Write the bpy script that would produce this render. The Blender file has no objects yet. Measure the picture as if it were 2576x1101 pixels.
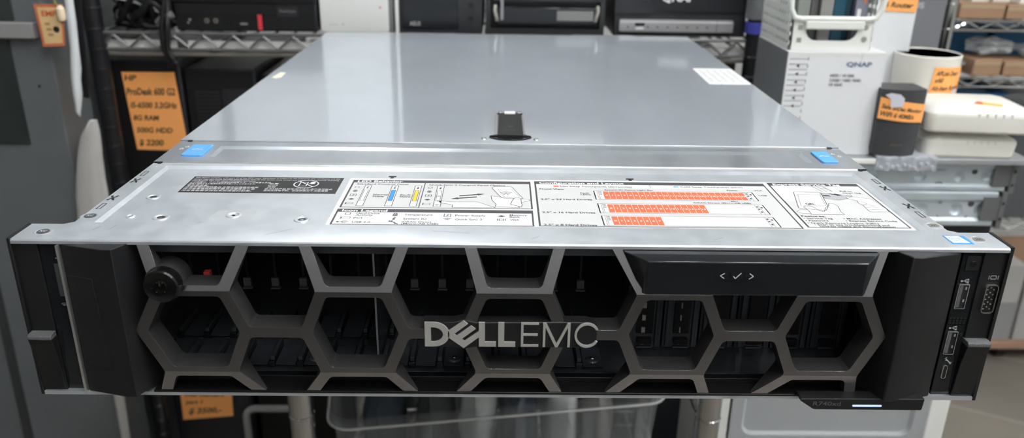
import bpy, bmesh, math, random
from mathutils import Vector, Matrix
random.seed(7)
SC = bpy.context.scene
COL = SC.collection
MM = 0.001

# ------------------------------------------------------------------ camera, world, lights, exposure
cam_data = bpy.data.cameras.new('camera')
cam = bpy.data.objects.new('camera', cam_data)
COL.objects.link(cam)
RX = (0.9998428940917174, -0.010073677679129794, 0.014584517555122323)
RD = (0.00990554106844861, -0.3647878228381937, -0.9310379823428859)
RF = (0.014699230947228057, 0.9310361783126302, -0.36463072728799534)
mw = Matrix(((RX[0], -RD[0], -RF[0], -7.1115 * MM),
             (RX[1], -RD[1], -RF[1], -350.466 * MM),
             (RX[2], -RD[2], -RF[2], 234.812 * MM),
             (0, 0, 0, 1)))
cam.matrix_world = mw
cam_data.sensor_width = 36.0
cam_data.lens = 36.0 * 2032.81 / 2576.0
cam_data.clip_start = 0.02
cam_data.clip_end = 50
cam_data.dof.use_dof = True
cam_data.dof.focus_distance = 0.44
cam_data.dof.aperture_fstop = 9.5
SC.camera = cam

world = bpy.data.worlds.new('shop_air')
SC.world = world
world.use_nodes = True
world.node_tree.nodes['Background'].inputs[0].default_value = (0.80, 0.88, 1.0, 1)
world.node_tree.nodes['Background'].inputs[1].default_value = 0.4

SC.view_settings.view_transform = 'Standard'
SC.view_settings.look = 'None'
SC.view_settings.exposure = 0.0
SC.view_settings.gamma = 1.0
SC.view_settings.use_curve_mapping = False

LAMP_POWER = 36.5      # emission of the fluorescent tubes

# ------------------------------------------------------------------ materials
MATS = {}
def mat(name, col=(.5, .5, .5), rough=.5, metal=0.0, spec=.5, noise=0, nscale=200, bump=0, coat=0,
        emit=None, estr=0, trans=0, alpha=1.0, aniso=0, ior=1.45):
    if name in MATS: return MATS[name]
    m = bpy.data.materials.new(name); m.use_nodes = True
    nt = m.node_tree; b = nt.nodes['Principled BSDF']
    b.inputs['Base Color'].default_value = (*col, 1)
    b.inputs['Roughness'].default_value = rough
    b.inputs['Metallic'].default_value = metal
    b.inputs['Specular IOR Level'].default_value = spec
    b.inputs['IOR'].default_value = ior
    b.inputs['Coat Weight'].default_value = coat
    b.inputs['Transmission Weight'].default_value = trans
    b.inputs['Alpha'].default_value = alpha
    b.inputs['Anisotropic'].default_value = aniso
    if emit:
        b.inputs['Emission Color'].default_value = (*emit, 1)
        b.inputs['Emission Strength'].default_value = estr
    if noise or bump:
        tc = nt.nodes.new('ShaderNodeTexCoord')
        n = nt.nodes.new('ShaderNodeTexNoise'); n.inputs['Scale'].default_value = nscale
        n.inputs['Detail'].default_value = 4
        nt.links.new(tc.outputs['Object'], n.inputs['Vector'])
        if noise:
            r = nt.nodes.new('ShaderNodeMapRange')
            r.inputs['To Min'].default_value = 1 - noise; r.inputs['To Max'].default_value = 1 + noise
            nt.links.new(n.outputs['Fac'], r.inputs['Value'])
            mx = nt.nodes.new('ShaderNodeMix'); mx.data_type = 'RGBA'; mx.blend_type = 'MULTIPLY'
            mx.inputs['Factor'].default_value = 1
            mx.inputs['A'].default_value = (*col, 1)
            nt.links.new(r.outputs['Result'], mx.inputs['B'])
            nt.links.new(mx.outputs['Result'], b.inputs['Base Color'])
            mr = nt.nodes.new('ShaderNodeMapRange')
            mr.inputs['To Min'].default_value = max(0.02, rough * (1 - noise)); mr.inputs['To Max'].default_value = min(1, rough * (1 + noise))
            nt.links.new(n.outputs['Fac'], mr.inputs['Value'])
            nt.links.new(mr.outputs['Result'], b.inputs['Roughness'])
        if bump:
            bp = nt.nodes.new('ShaderNodeBump'); bp.inputs['Strength'].default_value = bump
            bp.inputs['Distance'].default_value = 0.0005
            nt.links.new(n.outputs['Fac'], bp.inputs['Height'])
            nt.links.new(bp.outputs['Normal'], b.inputs['Normal'])
    MATS[name] = m
    return m

def zinc(name, col, r1, r2, mixf, nscale=60, stretch=(1, 1, 1), bump=0.0, var=.11):
    """galvanised sheet: a smooth and a dull lobe mixed, with cloudy spangle"""
    if name in MATS: return MATS[name]
    m = bpy.data.materials.new(name); m.use_nodes = True
    nt = m.node_tree; b = nt.nodes['Principled BSDF']; out = nt.nodes['Material Output']
    b.inputs['Metallic'].default_value = 1; b.inputs['Roughness'].default_value = r1
    b2 = nt.nodes.new('ShaderNodeBsdfPrincipled')
    b2.inputs['Metallic'].default_value = .5; b2.inputs['Roughness'].default_value = r2
    tc = nt.nodes.new('ShaderNodeTexCoord'); mp = nt.nodes.new('ShaderNodeMapping')
    mp.inputs['Scale'].default_value = stretch
    n = nt.nodes.new('ShaderNodeTexNoise'); n.inputs['Scale'].default_value = nscale; n.inputs['Detail'].default_value = 6
    nt.links.new(tc.outputs['Object'], mp.inputs['Vector']); nt.links.new(mp.outputs['Vector'], n.inputs['Vector'])
    cr = nt.nodes.new('ShaderNodeMapRange'); cr.inputs['To Min'].default_value = 1 - var; cr.inputs['To Max'].default_value = 1 + var
    nt.links.new(n.outputs['Fac'], cr.inputs['Value'])
    mx = nt.nodes.new('ShaderNodeMix'); mx.data_type = 'RGBA'; mx.blend_type = 'MULTIPLY'; mx.inputs['Factor'].default_value = 1
    mx.inputs['A'].default_value = (*col, 1); nt.links.new(cr.outputs['Result'], mx.inputs['B'])
    for x in (b, b2): nt.links.new(mx.outputs['Result'], x.inputs['Base Color'])
    ms = nt.nodes.new('ShaderNodeMixShader')
    mr = nt.nodes.new('ShaderNodeMapRange')
    mr.inputs['From Min'].default_value = .3; mr.inputs['From Max'].default_value = .7
    mr.inputs['To Min'].default_value = max(0, mixf - var); mr.inputs['To Max'].default_value = min(1, mixf + var)
    nt.links.new(n.outputs['Fac'], mr.inputs['Value']); nt.links.new(mr.outputs['Result'], ms.inputs[0])
    nt.links.new(b.outputs[0], ms.inputs[1]); nt.links.new(b2.outputs[0], ms.inputs[2])
    if bump:
        bp = nt.nodes.new('ShaderNodeBump'); bp.inputs['Strength'].default_value = bump; bp.inputs['Distance'].default_value = 0.0003
        nt.links.new(n.outputs['Fac'], bp.inputs['Height'])
        for x in (b, b2): nt.links.new(bp.outputs['Normal'], x.inputs['Normal'])
    nt.links.new(ms.outputs[0], out.inputs['Surface'])
    MATS[name] = m
    return m

def clear(name, col, opacity, rough=.25, edge=.45):
    """thin translucent plastic film or wall: see-through plus a milky, shiny share"""
    if name in MATS: return MATS[name]
    m = bpy.data.materials.new(name); m.use_nodes = True
    nt = m.node_tree; b = nt.nodes['Principled BSDF']; out = nt.nodes['Material Output']
    b.inputs['Base Color'].default_value = (*col, 1); b.inputs['Roughness'].default_value = rough
    t = nt.nodes.new('ShaderNodeBsdfTransparent'); t.inputs[0].default_value = (.94, .95, .96, 1)
    lw = nt.nodes.new('ShaderNodeLayerWeight'); lw.inputs[0].default_value = .35
    mr = nt.nodes.new('ShaderNodeMapRange'); mr.inputs['To Min'].default_value = opacity; mr.inputs['To Max'].default_value = min(1, opacity + edge)
    nt.links.new(lw.outputs['Facing'], mr.inputs['Value'])
    ms = nt.nodes.new('ShaderNodeMixShader')
    nt.links.new(mr.outputs['Result'], ms.inputs[0]); nt.links.new(t.outputs[0], ms.inputs[1]); nt.links.new(b.outputs[0], ms.inputs[2])
    nt.links.new(ms.outputs[0], out.inputs['Surface'])
    MATS[name] = m
    return m

ZLID = zinc('brushed_lid_steel', (.68, .735, .79), .10, .58, .45, 9, (1, .6, 1), 0, .03)
ZTOP = zinc('galvanised_steel', (.66, .70, .735), .28, .52, .55, 90, (1, 1, 1), .12)
ZBAR = zinc('rolled_steel_bar', (.54, .58, .625), .18, .45, .40, 30, (1, .3, 1), 0, .05)
ZEDGE = mat('bare_steel_edge', (.80, .80, .78), .30, .9)
BLK = mat('black_plastic', (.006, .006, .0065), .38, spec=.4, noise=.1, nscale=900)
BLKM = mat('matt_black_plastic', (.009, .009, .0095), .48, spec=.4)
BLKG = mat('glossy_black_plastic', (.012, .013, .015), .10, spec=.5)
CAGE = mat('black_cage_sheet', (.055, .06, .07), .17, spec=.9, noise=.1, nscale=80)
CAPM = mat('dark_bezel_cap', (.011, .011, .012), .40, spec=.38)
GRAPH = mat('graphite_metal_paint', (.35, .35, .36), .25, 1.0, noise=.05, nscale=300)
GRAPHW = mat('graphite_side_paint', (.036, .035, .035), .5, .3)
GEDGE = mat('bright_cut_edge', (.75, .73, .69), .22, 1)
LEDGE = mat('textured_grey_plastic', (.09, .09, .095), .6, bump=.8, nscale=1500)
LOGO = mat('logo_silver', (.40, .39, .36), .45, .3)
INK = mat('dark_print', (.055, .055, .06), .6)
INKB = mat('black_print', (.012, .012, .013), .5)
PAPER = mat('white_label_film', (.74, .74, .725), .45)
PGREY = mat('grey_print', (.62, .62, .61), .5)
WHITEP = mat('white_print', (.82, .82, .82), .5)
TERRA = mat('terracotta_print', (.80, .13, .055), .5)
BLUEP = mat('blue_print', (.03, .26, .80), .5)
YELP = mat('yellow_print', (.85, .52, .04), .5)
BLUEL = mat('blue_latch_plastic', (.10, .36, .80), .42)
ICON = mat('icon_print', (.42, .43, .43), .5)
CHROME = mat('chrome_steel', (.48, .48, .475), .06, 1)
BRIGHT = mat('bright_screw_steel', (.85, .85, .83), .2, 1)
GOLD = mat('gold_contact', (.65, .5, .2), .3, 1)
ORANGE = mat('orange_note_paper', (1.0, .42, .125), .75)
PEN = mat('marker_ink', (.055, .045, .02), .7)
WHITE = mat('white_gloss_plastic', (.80, .80, .77), .35)
CARTON = mat('white_carton_board', (.78, .79, .80), .5)
GREYC = mat('grey_carton_board', (.16, .165, .175), .55)
WARMW = mat('warm_white_plastic', (.78, .76, .69), .4)
LOCK = mat('grey_locker_paint', (.125, .135, .14), .42, noise=.05, nscale=25)
BAR = mat('grey_bar_paint', (.27, .27, .265), .45)
KRAFT = mat('brown_cardboard', (.33, .20, .12), .8, noise=.08, nscale=40)
BLUEBIN = mat('blue_bin_plastic', (.02, .12, .26), .4)
RAILM = zinc('slide_rail_zinc', (.56, .62, .655), .42, .55, .8, 30)
TUBE = mat('grey_tube_paint', (.30, .30, .29), .4)
BLKP = mat('black_epoxy_post', (.012, .012, .014), .3, spec=.6)
DEVB = mat('black_device_case', (.022, .022, .025), .42)
DEVG = mat('black_device_gloss', (.014, .015, .018), .16)
SILV = mat('silver_device_trim', (.45, .44, .45), .35, .6)
CLEARP = clear('clear_bag_film', (.75, .76, .76), .28, .2)
MILKY = clear('milky_bag_film', (.78, .76, .72), .55, .35)
BINP = clear('clear_bin_plastic', (.62, .64, .65), .055, .15, .3)
DRAWP = clear('frosted_drawer_plastic', (.52, .54, .55), .55, .3)
BUBBLE = clear('bubble_film', (.72, .74, .80), .35, .15)

# ------------------------------------------------------------------ mesh builder (all coordinates in millimetres)
class MB:
    def __init__(s): s.bm = bmesh.new(); s.mats = []
    def mi(s, m):
        if m not in s.mats: s.mats.append(m)
        return s.mats.index(m)
    def face(s, pts, m, smooth=False):
        vs = [s.bm.verts.new(p) for p in pts]
        f = s.bm.faces.new(vs); f.material_index = s.mi(m); f.smooth = smooth
        return f
    def box(s, x0, x1, y0, y1, z0, z1, m):
        if x0 > x1: x0, x1 = x1, x0
        if y0 > y1: y0, y1 = y1, y0
        if z0 > z1: z0, z1 = z1, z0
        v = [s.bm.verts.new(p) for p in ((x0, y0, z0), (x1, y0, z0), (x1, y1, z0), (x0, y1, z0), (x0, y0, z1), (x1, y0, z1), (x1, y1, z1), (x0, y1, z1))]
        k = s.mi(m)
        for q in ((0, 3, 2, 1), (4, 5, 6, 7), (0, 1, 5, 4), (1, 2, 6, 5), (2, 3, 7, 6), (3, 0, 4, 7)):
            f = s.bm.faces.new([v[i] for i in q]); f.material_index = k
        return s
    def loft(s, loops, m, cap=True, smooth=False):
        k = s.mi(m); rows = [[s.bm.verts.new(p) for p in lp] for lp in loops]
        n = len(rows[0])
        for a, b in zip(rows, rows[1:]):
            for i in range(n):
                j = (i + 1) % n
                f = s.bm.faces.new((a[i], a[j], b[j], b[i])); f.material_index = k; f.smooth = smooth
        if cap:
            f = s.bm.faces.new(rows[0][::-1]); f.material_index = k
            f = s.bm.faces.new(rows[-1]); f.material_index = k
        return s
    def prism(s, pts, axis, a, b, m):
        """2-D outline pushed along an axis; pts are the two other coordinates in x,y,z order"""
        def P(p, t):
            return (t, p[0], p[1]) if axis == 'x' else (p[0], t, p[1]) if axis == 'y' else (p[0], p[1], t)
        return s.loft([[P(p, a) for p in pts], [P(p, b) for p in pts]], m)
    def tube(s, path, r, m, seg=10, cap=True):
        path = [Vector(p) for p in path]; loops = []
        rr = r if isinstance(r, (list, tuple)) else [r] * len(path)
        up = Vector((0, 0, 1))
        t0 = (path[1] - path[0]).normalized()
        if abs(t0.dot(up)) > .95: up = Vector((1, 0, 0))
        nrm = t0.cross(up).normalized()
        for i, p in enumerate(path):
            t = ((path[min(i + 1, len(path) - 1)] - path[max(i - 1, 0)])).normalized()
            nrm = (nrm - t * nrm.dot(t)).normalized(); bi = t.cross(nrm)
            loops.append([p + (nrm * math.cos(2 * math.pi * j / seg) + bi * math.sin(2 * math.pi * j / seg)) * rr[i] for j in range(seg)])
        return s.loft(loops, m, cap, True)
    def cyl(s, c, axis, r, a, b, m, seg=24, r2=None):
        r2 = r if r2 is None else r2
        def P(ang, rad, t):
            u, v = rad * math.cos(ang), rad * math.sin(ang)
            return (t, c[0] + u, c[1] + v) if axis == 'x' else (c[0] + u, t, c[1] + v) if axis == 'y' else (c[0] + u, c[1] + v, t)
        return s.loft([[P(2 * math.pi * i / seg, r, a) for i in range(seg)], [P(2 * math.pi * i / seg, r2, b) for i in range(seg)]], m, True, True)
    def lathe(s, c, prof, m, seg=40):
        loops = [[(c[0] + r * math.cos(2 * math.pi * i / seg), c[1] + r * math.sin(2 * math.pi * i / seg), z) for i in range(seg)] for r, z in prof]
        return s.loft(loops, m, True, True)
    def rrect(s, x0, x1, y0, y1, r, n=5):
        out = []
        for cx, cy, a in ((x1 - r, y1 - r, 0), (x0 + r, y1 - r, 90), (x0 + r, y0 + r, 180), (x1 - r, y0 + r, 270)):
            for i in range(n + 1):
                t = math.radians(a + 90 * i / n); out.append((cx + r * math.cos(t), cy + r * math.sin(t)))
        return out
    def text(s, body, org, xd, yd, h, m, w=None, bold=0.0, shear=0.0, align='L', depth=0.0):
        """flat lettering: org = baseline start, h = capital height, w = wanted width"""
        V, F, x0, x1 = glyphs(body, bold, shear)
        k = h / 0.70; kx = (w / (x1 - x0)) if w else k
        org, xd, yd = Vector(org), Vector(xd).normalized(), Vector(yd).normalized()
        off = -x0 * kx
        if align == 'C': off -= (x1 - x0) * kx / 2
        vs = [s.bm.verts.new(org + xd * (v[0] * kx + off) + yd * (v[1] * k)) for v in V]
        mi = s.mi(m)
        for f in F:
            try:
                q = s.bm.faces.new([vs[i] for i in f]); q.material_index = mi
            except ValueError: pass
        return s
    def line(s, pts, w, z, m, close=False):
        """thin printed line on a horizontal plane"""
        P = list(pts) + ([pts[0]] if close else [])
        for a, b in zip(P, P[1:]):
            a2, b2 = Vector(a[:2]), Vector(b[:2]); d = (b2 - a2)
            if d.length < 1e-6: continue
            d.normalize(); n = Vector((-d.y, d.x)) * w / 2; e = d * w * .3
            s.face([(*(a2 - n - e), z), (*(b2 - n + e), z), (*(b2 + n + e), z), (*(a2 + n - e), z)], m)
        return s
    def build(s, name, parent=None, bevel=0, seg=2, smooth=True, ang=35, local=False, recalc=True):
        off = Vector((0, 0, 0))
        if parent is not None and not local: off = WLOC[parent.name]
        me = bpy.data.meshes.new(name)
        for v in s.bm.verts: v.co = (v.co - off) * MM
        if recalc: bmesh.ops.recalc_face_normals(s.bm, faces=s.bm.faces)
        s.bm.to_mesh(me); s.bm.free()
        for m in s.mats: me.materials.append(m)
        if smooth and len(me.polygons):
            me.shade_smooth(); me.set_sharp_from_angle(angle=math.radians(ang))
        o = bpy.data.objects.new(name, me); COL.objects.link(o)
        if parent is not None: o.parent = parent
        WLOC[o.name] = off if parent is not None else Vector((0, 0, 0))
        if bevel:
            b = o.modifiers.new('bevel', 'BEVEL'); b.width = bevel * MM; b.segments = seg; b.limit_method = 'ANGLE'; b.angle_limit = math.radians(40)
        return o

WLOC = {}
_GL = {}
_curve = bpy.data.curves.new('glyph_source', 'FONT')
_tobj = bpy.data.objects.new('glyph_source', _curve)
COL.objects.link(_tobj)
def glyphs(body, bold, shear):
    key = (body, bold, shear)
    if key in _GL: return _GL[key]
    _curve.body = body; _curve.size = 1; _curve.offset = bold; _curve.shear = shear; _curve.resolution_u = 3
    bpy.context.view_layer.update()
    me = bpy.data.meshes.new_from_object(_tobj.evaluated_get(bpy.context.evaluated_depsgraph_get()))
    V = [tuple(v.co) for v in me.vertices]; F = [tuple(p.vertices) for p in me.polygons]
    bpy.data.meshes.remove(me)
    _GL[key] = (V, F, min(v[0] for v in V), max(v[0] for v in V))
    return _GL[key]

def thing(name, label, cat, loc=(0, 0, 0), group=None, rotz=0):
    o = bpy.data.objects.new(name, None); COL.objects.link(o)
    o.location = Vector(loc) * MM; o.rotation_euler = (0, 0, rotz); o.empty_display_size = .03
    o['label'] = label; o['category'] = cat
    if group: o['group'] = group
    WLOC[o.name] = Vector(loc)
    return o
def tag(o, label, cat, group=None):
    o['label'] = label; o['category'] = cat
    if group: o['group'] = group
    return o
def struct(mb, name):
    o = mb.build(name); o['kind'] = 'structure'
    return o
def dup(root, loc, label, group=None, rotz=None):
    r = root.copy(); COL.objects.link(r); r.location = Vector(loc) * MM
    if rotz is not None: r.rotation_euler = (0, 0, rotz)
    r['label'] = label
    if group: r['group'] = group
    for ch in list(root.children):
        c = ch.copy(); COL.objects.link(c); c.parent = r
        for g in list(ch.children):
            d = g.copy(); COL.objects.link(d); d.parent = c
    WLOC[r.name] = Vector(loc)
    return r

# ------------------------------------------------------------------ the room
FLOOR_Z = -700
def floor_mat():
    m = bpy.data.materials.new('brown_floor_tile'); m.use_nodes = True
    nt = m.node_tree; b = nt.nodes['Principled BSDF']; b.inputs['Roughness'].default_value = .4
    tc = nt.nodes.new('ShaderNodeTexCoord'); mp = nt.nodes.new('ShaderNodeMapping')
    mp.inputs['Rotation'].default_value = (0, 0, math.radians(28)); mp.inputs['Scale'].default_value = (1.25, 1.25, 1.25)
    br = nt.nodes.new('ShaderNodeTexBrick'); br.offset = 0
    br.inputs['Color1'].default_value = (.21, .185, .155, 1); br.inputs['Color2'].default_value = (.185, .165, .14, 1); br.inputs['Mortar'].default_value = (.30, .27, .23, 1)
    br.inputs['Scale'].default_value = 3; br.inputs['Mortar Size'].default_value = .012; br.inputs['Brick Width'].default_value = 1; br.inputs['Row Height'].default_value = 1
    n = nt.nodes.new('ShaderNodeTexNoise'); n.inputs['Scale'].default_value = 6; n.inputs['Detail'].default_value = 8
    mr = nt.nodes.new('ShaderNodeMapRange'); mr.inputs['To Min'].default_value = .8; mr.inputs['To Max'].default_value = 1.2
    mx = nt.nodes.new('ShaderNodeMix'); mx.data_type = 'RGBA'; mx.blend_type = 'MULTIPLY'; mx.inputs['Factor'].default_value = 1
    L = nt.links.new
    L(tc.outputs['Object'], mp.inputs['Vector']); L(mp.outputs['Vector'], br.inputs['Vector']); L(tc.outputs['Object'], n.inputs['Vector'])
    L(n.outputs['Fac'], mr.inputs['Value']); L(br.outputs['Color'], mx.inputs['A']); L(mr.outputs['Result'], mx.inputs['B']); L(mx.outputs['Result'], b.inputs['Base Color'])
    return m
WALLM = mat('off_white_wall_paint', (.62, .62, .60), .7, noise=.04, nscale=3)
CEILM = mat('white_ceiling_board', (.72, .72, .71), .8)
X0, X1, Y0, Y1, ZC = -1500, 2300, -1250, 1900, 1500
b = MB(); b.box(X0 - 50, X1 + 50, Y0 - 50, Y1 + 50, FLOOR_Z - 40, FLOOR_Z, floor_mat()); struct(b, 'floor')
b = MB(); b.box(X0 - 50, X1 + 50, Y0 - 50, Y1 + 50, ZC, ZC + 40, CEILM); struct(b, 'ceiling')
b = MB(); b.box(X0 - 50, X1 + 50, Y1, Y1 + 50, FLOOR_Z, ZC, WALLM); struct(b, 'wall_back')
b = MB(); b.box(X0 - 50, X0, Y0, Y1, FLOOR_Z, ZC, mat('grey_wall_paint', (.16, .165, .17), .7)); struct(b, 'wall_left')
b = MB(); b.box(X1, X1 + 50, Y0, Y1, FLOOR_Z, ZC, WALLM); struct(b, 'wall_right')
b = MB(); b.box(X0 - 50, X1 + 50, Y0 - 50, Y0, FLOOR_Z, ZC, WALLM); struct(b, 'wall_front')
b = MB(); b.box(X0, X1, Y0, Y0 + 12, FLOOR_Z, -170, mat('dark_reflection_panel', (.025, .026, .028), .6)); struct(b, 'trim_1')  # unseen dark panel, added for the bezel's middle faces to reflect

TUBEM = mat('fluorescent_tube', (.9, .9, .9), .5, emit=(.96, .98, 1.0), estr=LAMP_POWER)
def ceiling_light(loc, label):
    t = thing('ceiling_light', label, 'ceiling light', loc, 'ceiling lights of the shop')
    x, y, z = loc
    b = MB(); b.prism([(-75, 0), (75, 0), (60, -30), (-60, -30)], 'y', -620, 620, CEILM)
    for v in b.bm.verts: v.co += Vector(loc)
    b.build('lamp_housing', t)
    for s in (-35, 35):
        b = MB(); b.cyl((x + s, z - 44), 'y', 14, y - 600, y + 600, TUBEM, 12); b.build('lamp_tube', t)
    return t
l0 = ceiling_light((180, -600, ZC), 'white two-tube batten light on the ceiling above the aisle in front of the server')
for p, d in (((700, -600, ZC), 'above the aisle right of the server'), ((-350, 1050, ZC), 'above the black wire rack'),
             ((1150, 150, ZC), 'above the aisle at far right'), ((1500, -610, ZC), 'in the far right corner of the aisle')):
    dup(l0, p, 'white two-tube batten light on the ceiling ' + d, 'ceiling lights of the shop')
# ------------------------------------------------------------------ the rack server (front plane y = 0, underside z = 0)
srv = thing('rack_server', 'two-unit steel rack server with dark honeycomb front bezel lying on the chrome wire rack', 'server', (0, 320, 0))

# chassis: bottom, sides and back
b = MB()
b.box(-217, 217, 19, 643, 0, 1.4, ZTOP); b.box(-236.2, 236.2, 0, 19.5, 0, 1.95, ZTOP)
for s in (-1, 1):
    b.box(s * 217, s * 215.8, 19, 643, 1.4, 83.6, ZTOP)
b.box(-215.8, 215.8, 641.6, 643, 1.4, 83.6, ZTOP)
b.box(-215.3, -214.1, -1.2, 19, 1.7, 82.2, ZEDGE)
b.build('chassis', srv)

# front top cover with pressed recess and ears
b = MB()
b.loft([[(x, 0, 82.7), (x, 0, 84.1), (x, .5, 84.8), (x, 1.3, 85), (x, 19.5, 85), (x, 19.5, 83.8), (x, 3, 83.8), (x, 3, 82.7)] for x in (-236.2, 236.2)], ZTOP)
R0 = (-207.3, 207.3, 22.0, 114.6); R1 = (-205.0, 205.0, 24.0, 111.4); zr = 83.8; zt = 85.0
def ring(x0, x1, y0, y1, z): return [(x0, y0, z), (x1, y0, z), (x1, y1, z), (x0, y1, z)]
o4 = ring(-217, 217, 19.5, 119, zt); a4 = ring(*R0, zt); c4 = ring(*R1, zr)
for i in range(4):
    j = (i + 1) % 4
    b.face([o4[i], o4[j], a4[j], a4[i]], ZTOP); b.face([a4[i], a4[j], c4[j], c4[i]], ZTOP)
b.face(c4, ZTOP)
for s in (-1, 1):
    b.face([(s * 217, 19.5, zt), (s * 217, 119, zt), (s * 217, 119, 83), (s * 217, 19.5, 83)], ZTOP)
    # small gusset where the ear meets the body
    b.face([(s * 217, 19.5, zt + .01), (s * 221, 19.5, zt + .01), (s * 217, 22.5, zt + .01)], ZTOP)
# die-cut crosses and slots along both sides, T cuts at the back of the recess
for s in (-1, 1):
    for y in (86, 57):
        for dx, dy in ((-1.5, 2.0), (1.5, 2.0), (-1.5, -2.0), (1.5, -2.0)):
            cx, cy = s * 213.8 + dx * .9, y + dy
            sx, sy = (1 if dx > 0 else -1), (1 if dy > 0 else -1); b.face([(s * 213.8 + sx * .25, y + sy * .3, 85.06), (s * 213.8 + sx * 1.1, y + sy * .4, 85.06), (s * 213.8 + sx * 2.3, y + sy * 3.6, 85.06), (s * 213.8 + sx * .9, y + sy * 3.7, 85.06)], INKB)
        b.face([(s * 213.8 - .5, y - 1.6, 85.07), (s * 213.8 + .5, y - 1.6, 85.07), (s * 213.8 + .5, y + 1.6, 85.07), (s * 213.8 - .5, y + 1.6, 85.07)], INKB)
    for y in (98.5, 44.3):
        b.line([(s * 214 - 1, y - 4), (s * 214 + 1, y - 4), (s * 214 + 1, y + 4), (s * 214 - 1, y + 4)], .5, 85.06, INKB, True)
for x0, y0, x1, y1 in ((-225, 2.6, -223.6, 4.4), (-203.5, 12, -201.8, 17), (-160, 23.6, -156, 27), (-196, 13.5, -194.6, 18.6), (8, 6, 12, 9.5), (-40, 15, -22, 12.6), (96, 7, 101, 10), (-120, 8, -108, 16)):
    b.line([(x0, y0), (x1, y1)], .22, 85.05 if y0 < 22 else 83.86, mat('scratch_grey', (.25, .26, .27), .5, .5))
for x in (-70.5, 69.1):
    b.box(x - 2.2, x + 2.2, 100.6, 102.2, 83.8, 84.0, INKB); b.box(x - .9, x + .9, 97.6, 100.6, 83.8, 84.0, INKB)
cover = b.build('drive_bay_cover', srv, recalc=False)

# screws with lettering, press-fit holes
def screw(x, y, z, m, ink):
    b = MB()
    b.lathe((x, y), [(4.6, z - .3), (4.6, z + .05), (3.6, z + .1), (3.3, z - .1), (3.0, z - .1), (2.9, z + .25), (.01, z + .3)], ZTOP, 24)
    k = b.mi(m)
    for f in b.bm.faces:
        if max((v.co.xy - Vector((x, y))).length for v in f.verts) < 3.15: f.material_index = k
    b.text('XC', (x - 1.7, y - .9, z + .36), (1, 0, 0), (0, 1, 0), 1.8, ink, w=3.4)
    return b.build('screw', cover)
for x, y, m, ink in ((-225.6, 9.5, INK, WHITEP), (-213.2, 30.5, INK, WHITEP), (213.2, 28.5, BRIGHT, INK), (226.4, 10.6, BRIGHT, INK)):  # same screws; the right pair's bright reflection is put into its face colour
    screw(x, y, 85.0, m, ink)
for x, y, r in ((-178.7, 32.4, 3.4), (-143.4, 36.6, 3.2), (-107.4, 31.4, 3.2), (-194.6, 62.4, 3.0), (-194.5, 33.4, 1.6)):
    b = MB()
    b.lathe((x, y), [(r + .9, 83.75), (r + .7, 84.15), (r, 84.3), (r * .72, 84.1), (r * .62, 83.83)], ZTOP, 24)
    b.cyl((x, y), 'z', r * .62, 83.7, 83.86, INKB, 20)
    b.face([(x - r * .4, y - r * .1, 83.9), (x + r * .1, y - r * .5, 83.9), (x + r * .45, y - r * .05, 83.9), (x, y + r * .15, 83.9)], BRIGHT)
    b.build('threaded_insert', cover)
b = MB(); b.box(-153.5, -133, 34, 43, 83.8, 83.9, mat('old_clear_tape', (.62, .64, .66), .35, .5)); b.build('tape_patch', cover)

# ------- printed service label (all print sits in the label's own mesh)
b = MB(); Z = 83.95; ZP = Z + .08; ZQ = Z + .12
def rect(x0, x1, y0, y1, z, m): b.face([(x0, y0, z), (x1, y0, z), (x1, y1, z), (x0, y1, z)], m)
def frame(x0, x1, y0, y1, w, z, m): b.line([(x0, y0), (x1, y0), (x1, y1), (x0, y1)], w, z, m, True)
def T(s, x0, y, h, x1=None, m=INK, bold=.012, z=None, shear=0): b.text(s, (x0, y, z or ZQ), (1, 0, 0), (0, 1, 0), h, m, w=(x1 - x0) if x1 else None, bold=bold, shear=shear)
bx = Z - .13
b.loft([[(x, y, zz) for x, y in b.rrect(-94.3, 203, 24.2, 97.6, 1.2)] for zz in (bx, Z)], PAPER)
# three boxes
def panel(x0, x1, y0, y1, yh, title, tx1):
    rect(x0, x1, y0, y1, Z + .03, INK); rect(x0 + 1, x1 - .9, y0 + .7, yh, Z + .05, mat('label_grey_field', (.60, .60, .595), .45))
    T(title, x0 + 2.8, yh + .6, 3.0, tx1, WHITEP, .03)
panel(-92, 10.2, 49, 94.4, 89.8, 'LED Behavior', -63.3)
panel(-92.3, 10.1, 24.8, 47.2, 42.5, 'Icon Legend', -65.9)
rect(-91.3, 9.2, 25.5, 42.5, Z + .06, PAPER)
panel(12.4, 146.1, 25.2, 95.3, 90.2, 'Configuration and Layout', 64.3)
panel(148.6, 201.6, 27.0, 96.8, 91.8, 'Express Service Tag', 190.6)
# LED behaviour
T('Standard Control Panel', -88.9, 86.0, 2.2, -59.7); T('Quick Sync 2 Control Panel Option', -47.7, 85.6, 2.2, -4.5)
rect(-50.5, -50.0, 49.7, 89.8, ZP, INK)
def led_icons(x):
    b.line(b.rrect(x - 1.1, x + 1.1, 80.2, 82.8, .5, 3), .3, ZP, INK, True)
    b.line([(x - 1, 74.2), (x - .6, 76.6), (x + .6, 76.6), (x + 1, 74.2)], .5, ZP, INK, True); rect(x - .3, x + .3, 73.4, 76, ZP, INK)
    frame(x - 1.6, x + 1.6, 67, 70, .35, ZP, INK); b.line([(x + .5, 69.4), (x - .5, 68.4), (x + .5, 68.6), (x - .4, 67.5)], .35, ZP, INK)
    b.face([(x - 1.9, 62, ZP), (x, 60.7, ZP), (x + 1.9, 62, ZP), (x, 63.3, ZP)], INK)
    b.line([(x - 1.9, 56.6), (x - 1.9, 54)], .4, ZP, INK); frame(x - 1.6, x + 1.9, 54.4, 56.4, .3, ZP, INK)
led_icons(-87.9); led_icons(-46.7)
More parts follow.
